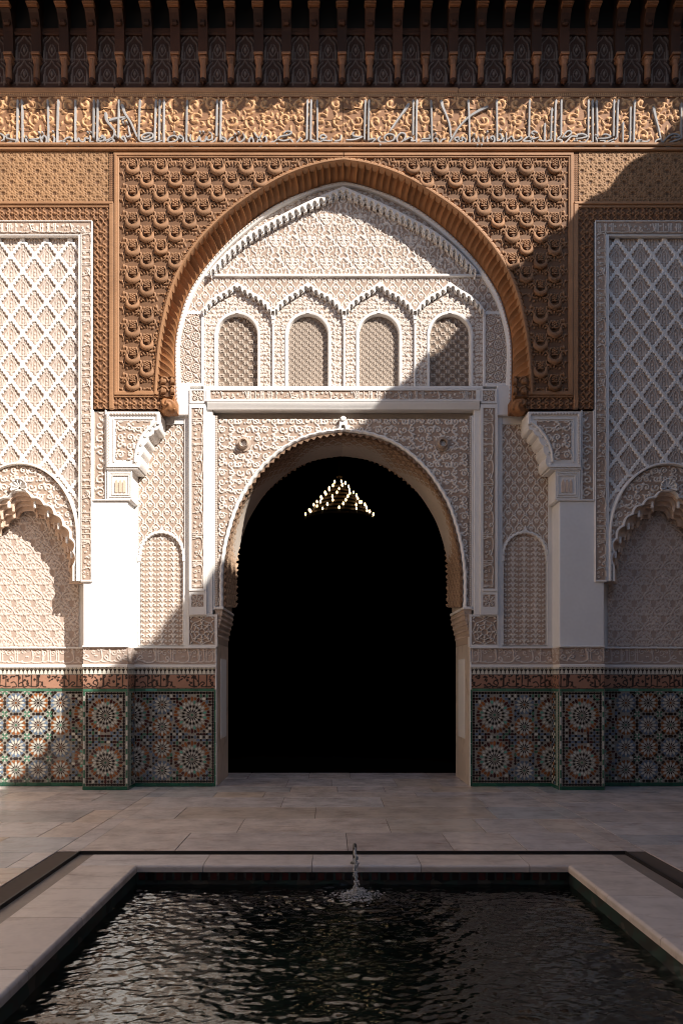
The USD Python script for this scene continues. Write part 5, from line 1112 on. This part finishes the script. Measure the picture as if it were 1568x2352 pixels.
for s in (1, -1):
    sq = px_rect(441, 468, 898, 922, YD)
    relief('square_medallion', dw, sq, YD - .002, .014, T['medal_small'], M['stucco'], s, res=.0055)
    ring = px_rect(436, 473, 894, 927, YD).difference(sq.buffer(.002)); tri('medallion_frame', side(extrude(ring, YD - .014, .05), s), M['plaster'], dw)
    # upright inscription strip
    st = px_rect(440.5, 467, 938, 1352, YD)
    relief('upright_inscription', dw, st, YD - .002, .016, T['letters_mid'], M['stucco'], s, res=.0058, rot=True, text=True)
    ring = px_rect(434.5, 474, 929, 1412, YD).difference(st.buffer(.002)).difference(px_rect(440, 468, 1366, 1394, YD)); tri('strip_frame', side(extrude(ring, YD - .012, .05), s), M['plaster'], dw)
    relief('square_medallion', dw, px_rect(440, 468, 1366, 1394, YD), YD - .002, .014, T['medal_small'], M['stucco'], s, res=.0055)
    tri('groove', side(MB().box(float(X(437)), float(X(472)), YD - .022, YD, float(Z(1360)), float(Z(1355)), .004).get(), s), M['plaster'], dw)
    # frame mouldings between strip and spandrel
    tri('frame_moulding', side(MB().box(float(X(474.5)), float(X(489)), YD + .018, .06, float(Z(1412)), float(Z(930)), .004).box(float(X(489.3)), float(X(494)), YD + .034, .06, float(Z(1402)), float(Z(955)), .003).get(), s), M['plaster'], dw)
    relief('bead_moulding', dw, px_rect(494.5, 500, 955, 1392, 0), -.006, .010, T['bead'], M['stucco'], s, res=.006)
    spn = px_rect(500, 788, 962, 1394, 0).difference(closed_below(C_door, 0).buffer(.052)).intersection(sbox(-9, 0, AX, 20))
    bossc = PT([(560, 1020)], 0)[0]; disc = Polygon([(bossc[0] + .085 * math.cos(q), bossc[1] + .085 * math.sin(q)) for q in np.linspace(0, 2 * PI, 40)[:-1]])
    relief('spandrel', dw, spn.difference(disc), .010, .0135, T['scroll'], M['stucco'], s, res=.0054)
    # shell boss
    sb = group_part('shell_boss', dw); v, f = lathe([(.088, .0), (.088, .008), (.060, .010), (.055, .045), (.047, .052), (.040, .045), (.034, .012), (.0, .002)], 0, 0, 24); tri('ring', side((np.stack([bossc[0] + v[:, 0], .006 - v[:, 2] * 1.3, bossc[1] + v[:, 1]], 1), f), s), M['impost'], sb, smooth=35)
    mb = MB()
    for q in np.linspace(.25, PI - .25, 7):
        p = np.array([(bossc[0] + r_ * math.cos(q), -.004 - r_ * .55, bossc[1] - .028 + r_ * 1.35 * math.sin(q)) for r_ in (.0, .02, .042)]); mb.add(*tube(p, [.003, .005, .006], 6))
    tri('shell', side(mb.get(), s), M['plaster'], sb, smooth=50)
    # impost capital and square rosette
    relief('square_rosette', dw, px_rect(436, 494, 1417, 1481, 0), -.018, .020, T['medal'], M['stucco'], s, res=.0058)
    ring = px_rect(433.5, 499.5, 1412, 1486, 0).difference(px_rect(436, 494, 1417, 1481, 0).buffer(.001)); tri('rosette_frame', side(extrude(ring, -.032, .06), s), M['plaster'], dw)
    tri('rosette_back', side(MB().box(float(X(434)), float(X(497)), -.012, .06, float(Z(1485)), float(Z(1413))).get(), s), M['plaster'], dw)
    cp = group_part('impost_capital', dw); xj = float(X(498)); xr_ = float(X(516))
    v0 = []
    o = Polygon(np.vstack([[(xj - .02, float(Z(1478)))], spline([(xj + .004, float(Z(1478))), (xj + .008, float(Z(1462))), (xj + .020, float(Z(1447))), (xj + .040, float(Z(1434))), (xj + .058, float(Z(1418))), (xj + .070, float(Z(1404)))], 5), [(xj + .070, float(Z(1400))), (xj - .02, float(Z(1400)))]]))
    tri('bell', side(extrude(o, -.012, DOORD - .04), s), M['impost'], cp)
    mb = MB(); kr = random.Random(9)
    for ry, (pz, bx) in enumerate(((1409, .062), (1421, .050), (1433, .034), (1446, .014), (1460, .003))):
        for k in range(15):
            m = trimesh.creation.icosphere(1, 1.0); mb.add(np.array(m.vertices) * (.016, .026, .022) + (xj + bx, .0 + (k + .5 * (ry % 2)) * .062, float(Z(pz))), m.faces)
    for pz, bx in ((1412, .075), (1412, .045), (1412, .015), (1426, .055), (1426, .025), (1440, .030), (1440, .006)):
        m = trimesh.creation.icosphere(1, 1.0); mb.add(np.array(m.vertices) * (.014, .012, .024) + (xj + bx * .75, -.012, float(Z(pz))), m.faces)
    tri('carving', side(mb.get(), s), M['impost'], cp, smooth=40, kind='stuff')
    tri('abacus', side(MB().box(xj - .03, xj + .085, -.028, DOORD - .03, float(Z(1400)), float(Z(1394)), .006).get(), s), M['plaster'], cp)
    # jamb
    jb_ = group_part('jamb', dw)
    tri('lining', side(MB().box(xj - .25, xj + .0, .012, DOORD, -.002, float(Z(1478)), .008).get(), s), M['jamb'] if 'jamb' in M else M.setdefault('jamb', marble('jamb_stone', (0.62, 0.52, 0.43), (0.42, 0.32, 0.24), 0.5, 0.6)), jb_)
    tri('front', side(MB().box(float(X(494)), xj - .001, -.016, .02, -.002, float(Z(1478)), .004).get(), s), M['plaster'], jb_)
    tri('raised_field', side(MB().box(xj - .004, xj + .008, .28, .70, .55, 1.55, .006).get(), s), M['plaster'], jb_)
# scalloped arch moulding and chain band
e_ = resample(C_door, 420); tt = np.arange(420)
cen = np.array([AX, float(Z(1270))]); nr = e_ - cen; nr /= np.linalg.norm(nr, axis=1, keepdims=True)
sc = e_ + nr * (.022 + .008 * np.abs(np.sin(tt * PI / 8.0)))[:, None]
v, f = moulding(sc, [(.026, .02), (.024, -.008), (.015, -.024), (.003, -.025), (-.010, -.014), (-.016, -.003), (-.020, .03)]); tri('scalloped_moulding', (v, f), M['plaster'], dw, smooth=40)
kx, kz = AX, float(Z(985))
tri('crown_knot', extrude(Polygon([(kx - .085, kz - .03), (kx - .05, kz + .005), (kx - .045, kz + .06), (kx - .03, kz + .09), (kx - .035, kz + .125), (kx, kz + .14), (kx + .035, kz + .125), (kx + .03, kz + .09), (kx + .045, kz + .06), (kx + .05, kz + .005), (kx + .085, kz - .03), (kx + .03, kz - .02), (kx + .02, kz + .03), (kx, kz + .04), (kx - .02, kz + .03), (kx - .03, kz - .02)]).buffer(0), -.04, .02), M['plaster'], dw)
v, f = lathe([(.03, 0), (.028, .012), (0, .016)], 0, 0, 16); tri('crown_rosette', (np.stack([kx + v[:, 0], -.04 - v[:, 2], kz + .11 + v[:, 1]], 1), f), M['plaster'], dw, smooth=40)
# intrados: a curved carved soffit whose front edge is a brown chain band and whose edges are serrated
nA, nB = 420, 64
F_, Bk = resample(C_door, nA), resample(C_doorb, nA)
ss = np.linspace(0, 1, nB); U_ = np.arange(nA) * path_len(C_door) / nA
uu, vv = np.meshgrid(U_, ss * DOORD, indexing='ij'); h, tn = T['net_small'].at(uu, vv)
vv2 = ss[None] * np.ones((nA, 1))
P = F_[:, None] * (1 - ss)[None, :, None] + Bk[:, None] * ss[None, :, None]; nr2 = cen[None] - F_; nr2 /= np.linalg.norm(nr2, axis=1, keepdims=True)
sr = np.where(vv2 > .985, .030 * np.abs(np.sin(np.arange(nA) * PI / 5.6))[:, None], 0) + np.where(vv2 < .02, .010 * np.abs(np.sin(np.arange(nA) * PI / 6.0))[:, None], 0)
P = P + nr2[:, None] * (h * .018 + sr)[..., None]
v = np.stack([P[..., 0], np.broadcast_to(ss * DOORD, (nA, nB)), P[..., 1]], -1).reshape(-1, 3)
ii = (np.arange(nA - 1)[:, None] * nB + np.arange(nB - 1)[None]).ravel()
mtmp = trimesh.Trimesh(v, np.vstack([np.stack([ii, ii + 1, ii + nB + 1], 1), np.stack([ii, ii + nB + 1, ii + nB], 1)]), process=False)
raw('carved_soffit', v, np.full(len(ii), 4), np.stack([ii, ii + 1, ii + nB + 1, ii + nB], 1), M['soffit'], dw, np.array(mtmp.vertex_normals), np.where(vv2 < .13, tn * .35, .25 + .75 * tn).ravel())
sb_ = F_ + nr2 * -.004
mb = MB()
for k in range(0, nA - 6, 6):
    a_, b_, m_ = F_[k], F_[k + 6], F_[k + 3] + nr2[k + 3] * .034; o = np.array([(a_[0], .012, a_[1]), (b_[0], .012, b_[1]), (m_[0], .012, m_[1]), (a_[0], -.004, a_[1]), (b_[0], -.004, b_[1]), (m_[0], -.002, m_[1])]); h_ = trimesh.convex.convex_hull(o); mb.add(np.array(h_.vertices), np.array(h_.faces))
tri('serrated_edge', mb.get(), M['soffit_edge'] if 'soffit_edge' in M else plain('brown_soffit_edge', (0.24, 0.15, 0.095), 0.85), dw)

# ================================================================== chandelier in the hall
ch = thing('chandelier', 'wide conical lamp of many small glowing bulbs hanging in the dark hall', 'chandelier')
yc = 5.2; kk = K * (D + yc) / D; cx_, zb_ = (779 - XC) * kk, CH + (YC - 1188) * kk; Rb = 83 * kk; zt_ = CH + (YC - 1101) * kk
bulb_mat = mat('bulb_glow', {'e': ('emission', {'color': (1.0, 0.72, 0.38), 'strength': 1.5})}, [], 'e.emission')
brass = plain('dark_brass', (0.10, 0.055, 0.02), 0.4, spec=0.5)
prof = [(0, zt_ - .12), (.05, zt_ - .12), (Rb * .98, zb_ - .10), (Rb * .98, zb_ - .14), (0, zb_ - .12)]
tri('cone_body', lathe(prof[::-1], cx_, yc, 40), M['hall'], ch)
tri('stem', tube([(cx_, yc, zt_ - .12), (cx_, yc, 7.4)], .012, 6), M['hall'], ch)
tri('crown_ring', lathe([(.055, zt_ + .03), (.062, zt_ + .045), (.055, zt_ + .06)], cx_, yc, 16), brass, ch)
bp, bfm = lathe([(0, -.026), (.012, -.02), (.021, 0), (.016, .02), (.005, .04), (0, .045)], 0, 0, 8); cr_ = random.Random(2)
for q in range(8):
    fr_ = (q + .6) / 8.0; R = Rb * (.10 + .90 * fr_); zz = zt_ - .02 + (zb_ - zt_) * fr_; n = int(5 + 10 * fr_)
    tri('ring_rail', lathe([(R - .012, zz - .09), (R, zz - .095), (R, zz - .06)], cx_, yc, 40), brass, ch)
    for k in range(n):
        g = 2 * PI * (k + .5 * (q % 2)) / n + cr_.uniform(-.06, .06)
        if math.sin(g) > .35: continue
        lamp = np.array([cx_ + R * math.cos(g), yc + R * math.sin(g), zz])
        tri('bulb', (bp * cr_.uniform(.85, 1.1) + lamp, bfm), bulb_mat, ch, smooth=True); tri('candle_holder', lathe([(.014, zz - .09), (.014, zz - .03), (0, zz - .028)], lamp[0], lamp[1], 6), brass, ch)

# ================================================================== dado: inscription bands and zellij
def dado_planes(s):
    """(name, px0, px1, y) of the four facets, left-hand coordinates; the pilaster's two sides come as returns"""
    return [('bay', -120, 191, YN), ('pilaster', 191, 293.5, YF - .012), ('side', 305.5, 497, -.01)]
Zs = {'cap0': 1486, 'cap1': 1490, 'let1': 1527, 'sill1': 1534, 'teeth1': 1549.5, 'text1': 1582, 'strip1': 1588, 'tile1': 1799, 'base1': 1810}
ZW = {k: float(Z(v, 0)) for k, v in Zs.items()}; ZW['base1'] = -.004
for s in (1, -1):
    ib = thing('inscription_band', ('partly sunlit' if s > 0 else 'shaded') + ' stucco lettering band above the tiled dado ' + sides[s] + ' of the doorway', 'inscription band')
    tb = thing('tile_inscription', 'dark cut tile lettering band with stepped border ' + sides[s] + ' of the doorway', 'tile band')
    for nm, a_, b_, y in dado_planes(s):
        xa, xb = float(X(a_, y)), float(X(b_, y))
        if nm == 'side': xa = float(X(293.5, YF - .012))
        if nm == 'bay': xb = float(X(191, YF - .012))
        yb_ = .09
        tri('core', side(MB().box(xa, xb, y + .010, yb_, 0.0, ZW['cap0'] - .002).get(), s), M['plaster'], ib)
        relief('lettering', ib, sbox(xa, ZW['let1'], xb, ZW['cap1']), y - .002, .011, T['letters'], M['stucco_tan'], s, res=.0058, text=True, origin=(0.3 * s, ZW['let1']))
        tri('cap_fillet', side(MB().box(xa - .004, xb + .004, y - .03, y + .02, ZW['cap1'], ZW['cap0'], .005).get(), s), M['plaster'], ib)
        tri('sill_fillet', side(MB().box(xa - .004, xb + .004, y - .028, y + .02, ZW['sill1'], ZW['let1'], .005).get(), s), M['plaster'], ib)
        relief('stepped_border', tb, sbox(xa, ZW['teeth1'], xb, ZW['sill1']), y - .004, .002, T['teeth'], M['tile_teeth'], s, res=.005, worn=0)
        relief('cut_lettering', tb, sbox(xa, ZW['text1'], xb, ZW['teeth1']), y - .004, .002, T['tile_text'], M['tile_text'], s, res=.006, worn=0, text=True, origin=(-3.86, ZW['text1']))
    # returns of the pilaster
    for xq, face in ((float(X(293.5, YF - .012)), 1), (float(X(191, YF - .012)), -1)):
        ye = -.012 if face > 0 else YN - .002; d_ = .003 * face
        for z0_, z1_, mm, who in ((ZW['let1'], ZW['cap1'], M['stucco_tan'], ib), (ZW['sill1'], ZW['let1'], M['plaster'], ib), (ZW['teeth1'], ZW['sill1'], M['tile_teeth'], tb), (ZW['text1'], ZW['teeth1'], M['tile_text'], tb)):
            art = {ZW['let1']: T['letters'], ZW['teeth1']: T['teeth'], ZW['text1']: T['tile_text']}.get(z0_)
            n1, n2 = 48, 30; yy, zz = np.meshgrid(np.linspace(YF - .014, ye, n1), np.linspace(z0_, z1_, n2)); h, tn = art.at(yy + 9, zz - z0_) if art else (0 * yy, 0 * yy + 1)
            v = np.stack([xq + d_ + face * .004 * h, yy, zz], -1).reshape(-1, 3); q = (np.arange(n2 - 1)[:, None] * n1 + np.arange(n1 - 1)[None]).ravel(); fq = np.stack([q, q + 1, q + n1 + 1, q + n1], 1)
            if face < 0: fq = fq[:, ::-1]
            if s < 0: v[:, 0] = mirror_x(v[:, 0]); fq = fq[:, ::-1]
            raw('return_face', v, np.full(len(fq), 4), fq, mm, who, tone=tn.ravel())

def kite(r0, r1, r2, w): return [(r0, 0), (r1, -w), (r2, 0), (r1, w)]
def polar(pts, a0, c, p): return [(c[0] + p * r * math.cos(a0 + math.radians(w)), c[1] + p * r * math.sin(a0 + math.radians(w))) for r, w in pts]
def rosette(c, p, cols, n=12):
    out = []; st = 360 / n
    out.append(('star_tile', polar([(.066 if k % 2 else .045, k * st / 2) for k in range(2 * n)], 0, c, p), cols[0]))
    for k in range(n):
        g = math.radians((k + .5) * st); h = math.radians(k * st)
        out.append(('petal_tile', polar([(.078, 0), (.165, -9), (.215, -5), (.195, 0), (.215, 5), (.165, 9)], g, c, p), cols[1]))
        out.append(('kite_tile', polar([(.115, 0), (.235, -9.5), (.335, -7.5), (.375, 0), (.335, 7.5), (.235, 9.5)], h, c, p), 'white'))
        out.append(('heart_tile', polar([(.265, 0), (.335, -6.5), (.40, -11), (.44, -9), (.445, -3), (.415, 0), (.445, 3), (.44, 9), (.40, 11), (.335, 6.5)], g, c, p), cols[2]))
    return out
def big_rosette(c, p, n=16):
    """p: radius"""
    out = []; st = 360 / n
    out.append(('star_tile', polar([(.085 if k % 2 else .06, k * st / 2) for k in range(2 * n)], 0, c, p), 'green'))
    for k in range(n):
        g = math.radians((k + .5) * st); h = math.radians(k * st)
        out.append(('petal_tile', polar([(.10, 0), (.26, -7.5), (.35, 0), (.26, 7.5)], g, c, p), 'black'))
        out.append(('kite_tile', polar([(.17, 0), (.34, -7), (.46, 0), (.34, 7)], h, c, p), 'white'))
        out.append(('arrow_tile', polar([(.37, 0), (.44, -7), (.56, -5), (.51, 0), (.56, 5), (.44, 7)], g, c, p), 'black'))
        out.append(('shield_tile', polar([(.50, 0), (.56, -6.5), (.66, -5), (.69, 0), (.66, 5), (.56, 6.5)], h, c, p), 'white'))
        out.append(('heart_tile', polar([(.58, 0), (.66, -4.5), (.76, -4.5), (.78, 0), (.76, 4.5), (.66, 4.5)], g, c, p), 'white' if k % 3 else 'teal'))
        out.append(('flame_tile', polar([(.70, 0), (.80, -5), (.93, -4.6), (1.02, 0), (.93, 4.6), (.80, 5)], h, c, p), 'orange' if k % 3 else 'maroon'))
        out.append(('flame_tile', polar([(.79, 0), (.85, -4.6), (.93, -4.8), (.98, -2), (.95, 0), (.98, 2), (.93, 4.8), (.85, 4.6)], g, c, p), 'orange' if k % 2 else 'maroon'))
    return out
def star8(c, r): return [(c[0] + (r if k % 2 else r * .78) * math.cos(k * PI / 8), c[1] + (r if k % 2 else r * .78) * math.sin(k * PI / 8)) for k in range(16)]
def oval(c, a, L, w): return [(c[0] + x * math.cos(a) - z * math.sin(a), c[1] + x * math.sin(a) + z * math.cos(a)) for x, z in ((-L, 0), (-L * .55, w), (L * .55, w), (L, 0), (L * .55, -w), (-L * .55, -w))]
def heart(c, a, r): return [(c[0] + r * q * math.cos(a + w), c[1] + r * q * math.sin(a + w)) for q, w in ((1.0, PI), (.85, PI * .68), (.9, .62), (1.0, .25), (.72, 0), (1.0, -.25), (.9, -.62), (.85, -PI * .68))]
def lattice_cell(c, p):
    """pieces between four small rosettes, about the cell corner at c + (p/2, p/2) and the two edges beside it"""
    o = []; e = (c[0] + p / 2, c[1]); o += [('oval_tile', oval(e, PI / 2, .135 * p, .066 * p), 'black')] + [('octagon_tile', star8((e[0], e[1] + k * .205 * p), .076 * p), 'black') for k in (-1, 1)]
    e = (c[0], c[1] + p / 2); o += [('oval_tile', oval(e, 0, .135 * p, .066 * p), 'black')] + [('octagon_tile', star8((e[0] + k * .205 * p, e[1]), .076 * p), 'black') for k in (-1, 1)]
    m = (c[0] + p / 2, c[1] + p / 2)
    for k in range(4):
        g = PI / 4 + k * PI / 2; o.append(('leaf_tile', heart((m[0] + .10 * p * math.cos(g), m[1] + .10 * p * math.sin(g)), g, .075 * p), 'green')); o.append(('diagonal_tile', oval((m[0] + .235 * p * math.cos(g), m[1] + .235 * p * math.sin(g)), g + PI / 2, .10 * p, .058 * p), 'black'))
        g = k * PI / 2; o.append(('drop_tile', oval((m[0] + .10 * p * math.cos(g), m[1] + .10 * p * math.sin(g)), g, .05 * p, .03 * p), 'white'))
    return o
def filler(xa, xb, zb_, zt_, cents, step, seed, cols=('blue', 'white', 'blue', 'green', 'maroon', 'blue')):
    r = random.Random(seed); o = []; nx_, nz_ = max(2, round((xb - xa) / step)), max(2, round((zt_ - zb_) / step)); sx_, sz_ = (xb - xa) / nx_, (zt_ - zb_) / nz_
    for i in range(nx_):
        for j in range(nz_):
            q = (xa + (i + .5) * sx_, zb_ + (j + .5) * sz_)
            if any(math.hypot(q[0] - a_, q[1] - b_) < rr + step * .30 for a_, b_, rr in cents): continue
            edge = min(i, nx_ - 1 - i, j, nz_ - 1 - j) == 0
            if (i + j) % 2 == 0: o.append(('octagon_tile', star8(q, step * .50), 'black'))
            elif edge: o.append(('oval_tile', oval(q, PI / 2 if min(i, nx_ - 1 - i) == 0 else 0, step * .66, step * .36), 'black'))
            else: o.append(('leaf_tile', oval(q, 0 if i % 2 else PI / 2, step * .72, step * .40), r.choice(cols)))
    return o
def prism(pts, y, grout=.0022, h=.0035):
    g = Polygon(pts).buffer(0)
    if g.is_empty or g.geom_type != 'Polygon': return None
    g = g.buffer(-grout, join_style=2).simplify(.0006)
    if g.is_empty or g.geom_type != 'Polygon' or g.area < 5e-5: return None
    return g
zr = random.Random(31)
def zellij(thing_, pieces, clip, y, s, limit=300):
    per = {}
    for kind_, pts, col in pieces:
        g = Polygon(pts).buffer(0).intersection(clip)
        if g.is_empty: continue
        g = max(getattr(g, 'geoms', [g]), key=lambda q: q.area)
        if g.geom_type != 'Polygon': continue
        g = g.buffer(-.0011, join_style=2).simplify(.0006)
        if g.is_empty or g.geom_type != 'Polygon' or g.area < 6e-5: continue
        per.setdefault(kind_, []).append((g, col))
    for kind_, L in per.items():
        L.sort(key=lambda q: -q[0].area)
        for i, (g, col) in enumerate(L):
            dz = zr.uniform(-.0006, .0006); tl, tr = zr.gauss(0, .011), zr.gauss(0, .011)
            c = np.array(g.exterior.coords)[:-1]
            if not g.exterior.is_ccw: c = c[::-1]
            m = c.mean(0); n = len(c); f_y = lambda q: y - .0045 + dz + (q[:, 0] - m[0]) * tl + (q[:, 1] - m[1]) * tr
            v = np.vstack([np.stack([c[:, 0], f_y(c), c[:, 1]], 1), np.stack([c[:, 0], np.full(n, y + .002), c[:, 1]], 1), [(m[0], float(f_y(m[None])[0]), m[1])]])
            conv = Polygon(c).convex_hull.area < Polygon(c).area * 1.6
            f = [(2 * n, k, (k + 1) % n) for k in range(n)] + [(k, n + k, (k + 1) % n) for k in range(n)] + [((k + 1) % n, n + k, n + (k + 1) % n) for k in range(n)]
            vf = (v, np.array(f))
            if i < limit: tri(kind_, side(vf, s), G[col], thing_)
            else: per.setdefault('_' + col, MB()) if False else rest.setdefault((kind_, col), MB()).add(*side(vf, s))
for s in (1, -1):
    zs = thing('zellij_panel', ('partly sunlit' if s > 0 else 'deeply shaded') + ' mosaic of small star rosettes under the ' + sides[s] + ' lobed niche', 'tile mosaic')
    rest = {}; y = YN - .002; p = 51.3 * K * (D + y) / D
    z_c0 = ZW['strip1'] - .006 - p / 2; pieces = []
    xs_ = [float(X(v, y)) for v in (-65.6, -14.3, 36.6, 87.9, 139.2)]; big_x = float(X(208, y))
    for j in range(4):
        for i, x in enumerate(xs_):
            odd = (i + j) % 2; pieces += rosette((x, z_c0 - j * p), p, (('orange', 'maroon', 'blue') if odd == 0 else (('black' if j == 0 else 'green'), ('black' if zr.random() < .4 else 'maroon'), 'orange')))
    for j in range(-1, 4):
        for i, x in enumerate(xs_[:4]): pieces += lattice_cell((x, z_c0 - (j + 1) * p), p)
    cents = [(xs_[4], z_c0 - j * p, p * .46) for j in range(4)]
    for j in range(2):
        c_ = (float(X(212, y)), z_c0 - p * (.5 + 2 * j)); pieces += big_rosette(c_, .225); cents.append((*c_, .225))
    pieces += filler(xs_[4] - p / 2 + .015, float(X(193, y)), ZW['tile1'], ZW['strip1'], cents, .036, 4 + s)
    zlow, xR = ZW['tile1'], float(X(191, YF - .012)); clip = sbox(float(X(-90, y)), zlow + .004, xR - .004, ZW['strip1'] - .003)
    zellij(zs, pieces, clip, y, s)
    tri('grout_bed', side(MB().box(float(X(-120, y)), xR, y, y + .012, 0.0, ZW['text1']).get(), s), M['grout'], zs)
    def strips(th, xa, xb, y):
        x = xa; k = 0; r = random.Random(int(s * 7 + xa * 100))
        while x < xb - .01:
            e_ = min(xb, x + r.uniform(.10, .16)); tri('border_tile', side(cbox(x + .001, e_ - .001, y - .006, y + .004, ZW['strip1'], ZW['text1'] - .001, .001), s), G['teal' if r.random() < .12 else 'green'], th)
            tri('base_tile', side(cbox(x + .001, e_ - .001, y - .012, y + .004, 0.001, ZW['tile1'] + .002, .002), s), G['deep_green'], th); x = e_
    strips(zs, float(X(-90, y)), xR - .003, y)
    # pilaster panel
    zp = thing('zellij_panel', ('partly sunlit' if s > 0 else 'shaded') + ' mosaic with two large sixteen point rosettes on the ' + sides[s] + ' pilaster foot', 'tile mosaic')
    y = YF - .014; p = 51.3 * K * (D + y) / D; rest = {}
    xa, xb = float(X(191, YF - .012)) + .0, float(X(293.5, YF - .012)); cx = (xa + xb) / 2; zt_, zb_ = ZW['strip1'] - .003, ZW['tile1'] + .004; hh = (zt_ - zb_) / 2; R = .205; pieces = []; wpan = xb - xa - .05
    for j in range(2): pieces += big_rosette((cx, zt_ - hh * (j + .5) ), R)
    st_ = .0265
    pieces += filler(xa + .028, xb - .028, zb_, zt_, [(cx, zt_ - hh * .5, R), (cx, zt_ - hh * 1.5, R)], st_ * 1.35, 5 + s)
    zellij(zp, pieces, sbox(xa + .026, zb_, xb - .026, zt_), y, s)
    tri('grout_bed', side(MB().box(xa, xb, y, y + .012, 0.0, ZW['text1']).get(), s), M['grout'], zp)
    for q in (xa + .012, xb - .012):
        z_ = zb_
        while z_ < zt_ - .01:
            e_ = min(zt_, z_ + .031); tri('corner_tile', side(cbox(q - .010, q + .010, y - .005, y + .003, z_ + .001, e_ - .001, .002), s), G['white' if int(z_ * 50) % 2 else 'green'], zp); z_ = e_
    strips(zp, xa + .001, xb - .001, y)
    # sides of the pilaster: upright green strip with white studs and rows of small tiles
    for xq, face, ye in ((xb, 1, -.012), (xa, -1, YN - .002)):
        tri('side_bed', side(MB().box(min(xq, xq + face * .006), max(xq, xq + face * .006), YF - .012, ye, 0, ZW['text1']).get(), s), M['grout'], zp)
        ny_ = 6; wy_ = (ye - YF) / ny_
        for k in range(ny_):
            z_ = zb_; r = random.Random(k + 40)
            while z_ < zt_ - .01:
                e_ = min(zt_, z_ + .032); c_ = 'deep_green' if k in (0, 2) else ('white' if k == 1 else ('black' if (int(z_ / .032) + k) % 2 else r.choice(('blue', 'white', 'orange'))))
                tri('side_tile', side(cbox(xq + face * .004, xq + face * .0095, YF - .006 + k * wy_, YF - .010 + (k + 1) * wy_, z_ + .0015, e_ - .0015, .001), s), G[c_], zp); z_ = e_
        tri('side_base', side(cbox(xq + face * .004, xq + face * .012, YF - .010, ye, .001, ZW['tile1'], .001), s), G['deep_green'], zp); tri('side_border', side(cbox(xq + face * .004, xq + face * .010, YF - .010, ye, ZW['strip1'], ZW['text1'] - .001, .001), s), G['green'], zp)
    # panel beside the doorway
    zd = thing('zellij_panel', ('dim' if s > 0 else 'shaded') + ' mosaic of mixed large and small rosettes beside the ' + sides[s] + ' door jamb', 'tile mosaic')
    y = -.012; p = 51.3 * K * (D + y) / D; rest = {}; xa, xb = float(X(293.5, YF - .012)), float(X(496, y)); pieces = []; cents = []
    RB = .225
    for j in range(4): c_ = (float(X(372.5, y)), ZW['strip1'] - .03 - (j + .5) * (ZW['strip1'] - ZW['tile1'] - .05) / 4); pieces += rosette(c_, p, ('orange' if j % 2 == 0 else 'green', 'black', 'orange' if j == 2 else 'blue' if j != 1 else 'orange')); cents.append((*c_, p * .43))
    for j in range(2):
        c_ = (float(X(441, y)), ZW['strip1'] - .02 - (j + .5) * (ZW['strip1'] - ZW['tile1'] - .04) / 2); pieces += big_rosette(c_, RB); cents.append((*c_, RB)); c_ = (float(X(303, y)), c_[1]); pieces += big_rosette(c_, RB); cents.append((*c_, RB))
    pieces += filler(xa, xb - .02, ZW['tile1'] + .004, ZW['strip1'] - .003, cents, st_ * 1.35, 9 + s)
    zellij(zd, pieces, sbox(xa + .012, ZW['tile1'] + .004, xb - .022, ZW['strip1'] - .003), y, s)
    tri('grout_bed', side(MB().box(xa, xb, y, y + .012, 0.0, ZW['text1']).get(), s), M['grout'], zd)
    z_ = 0.002
    while z_ < ZW['text1'] - .01: e_ = min(ZW['text1'], z_ + .13); tri('edge_tile', side(cbox(xb - .020, xb, y - .005, y + .003, z_ + .001, e_ - .001, .002), s), G['deep_green' if zr.random() < .6 else 'green'], zd); z_ = e_
    strips(zd, xa + .012, xb - .022, y)

# ---- alike things in a pair or row share a group
GROUPS = {'lattice_bay': 'lattice bays either side of the doorway', 'pilaster': 'pilasters either side of the doorway', 'blind_niche': 'narrow niches either side of the doorway', 'wood_wall_panel': 'carved cedar panels over the side bays',
          'leaf_border': 'cedar borders round the side bays', 'inscription_band': 'stucco lettering bands above the dado', 'tile_inscription': 'cut tile lettering bands of the dado', 'zellij_panel': 'mosaic panels of the dado', 'courtyard_wing': 'wings of the courtyard'}
for p in stage.GetPrimAtPath('/World').GetChildren():
    base = p.GetName().rstrip('0123456789').rstrip('_') if p.GetName()[-3:].isdigit() else p.GetName()
    if base in GROUPS: p.SetCustomDataByKey('group', GROUPS[base])
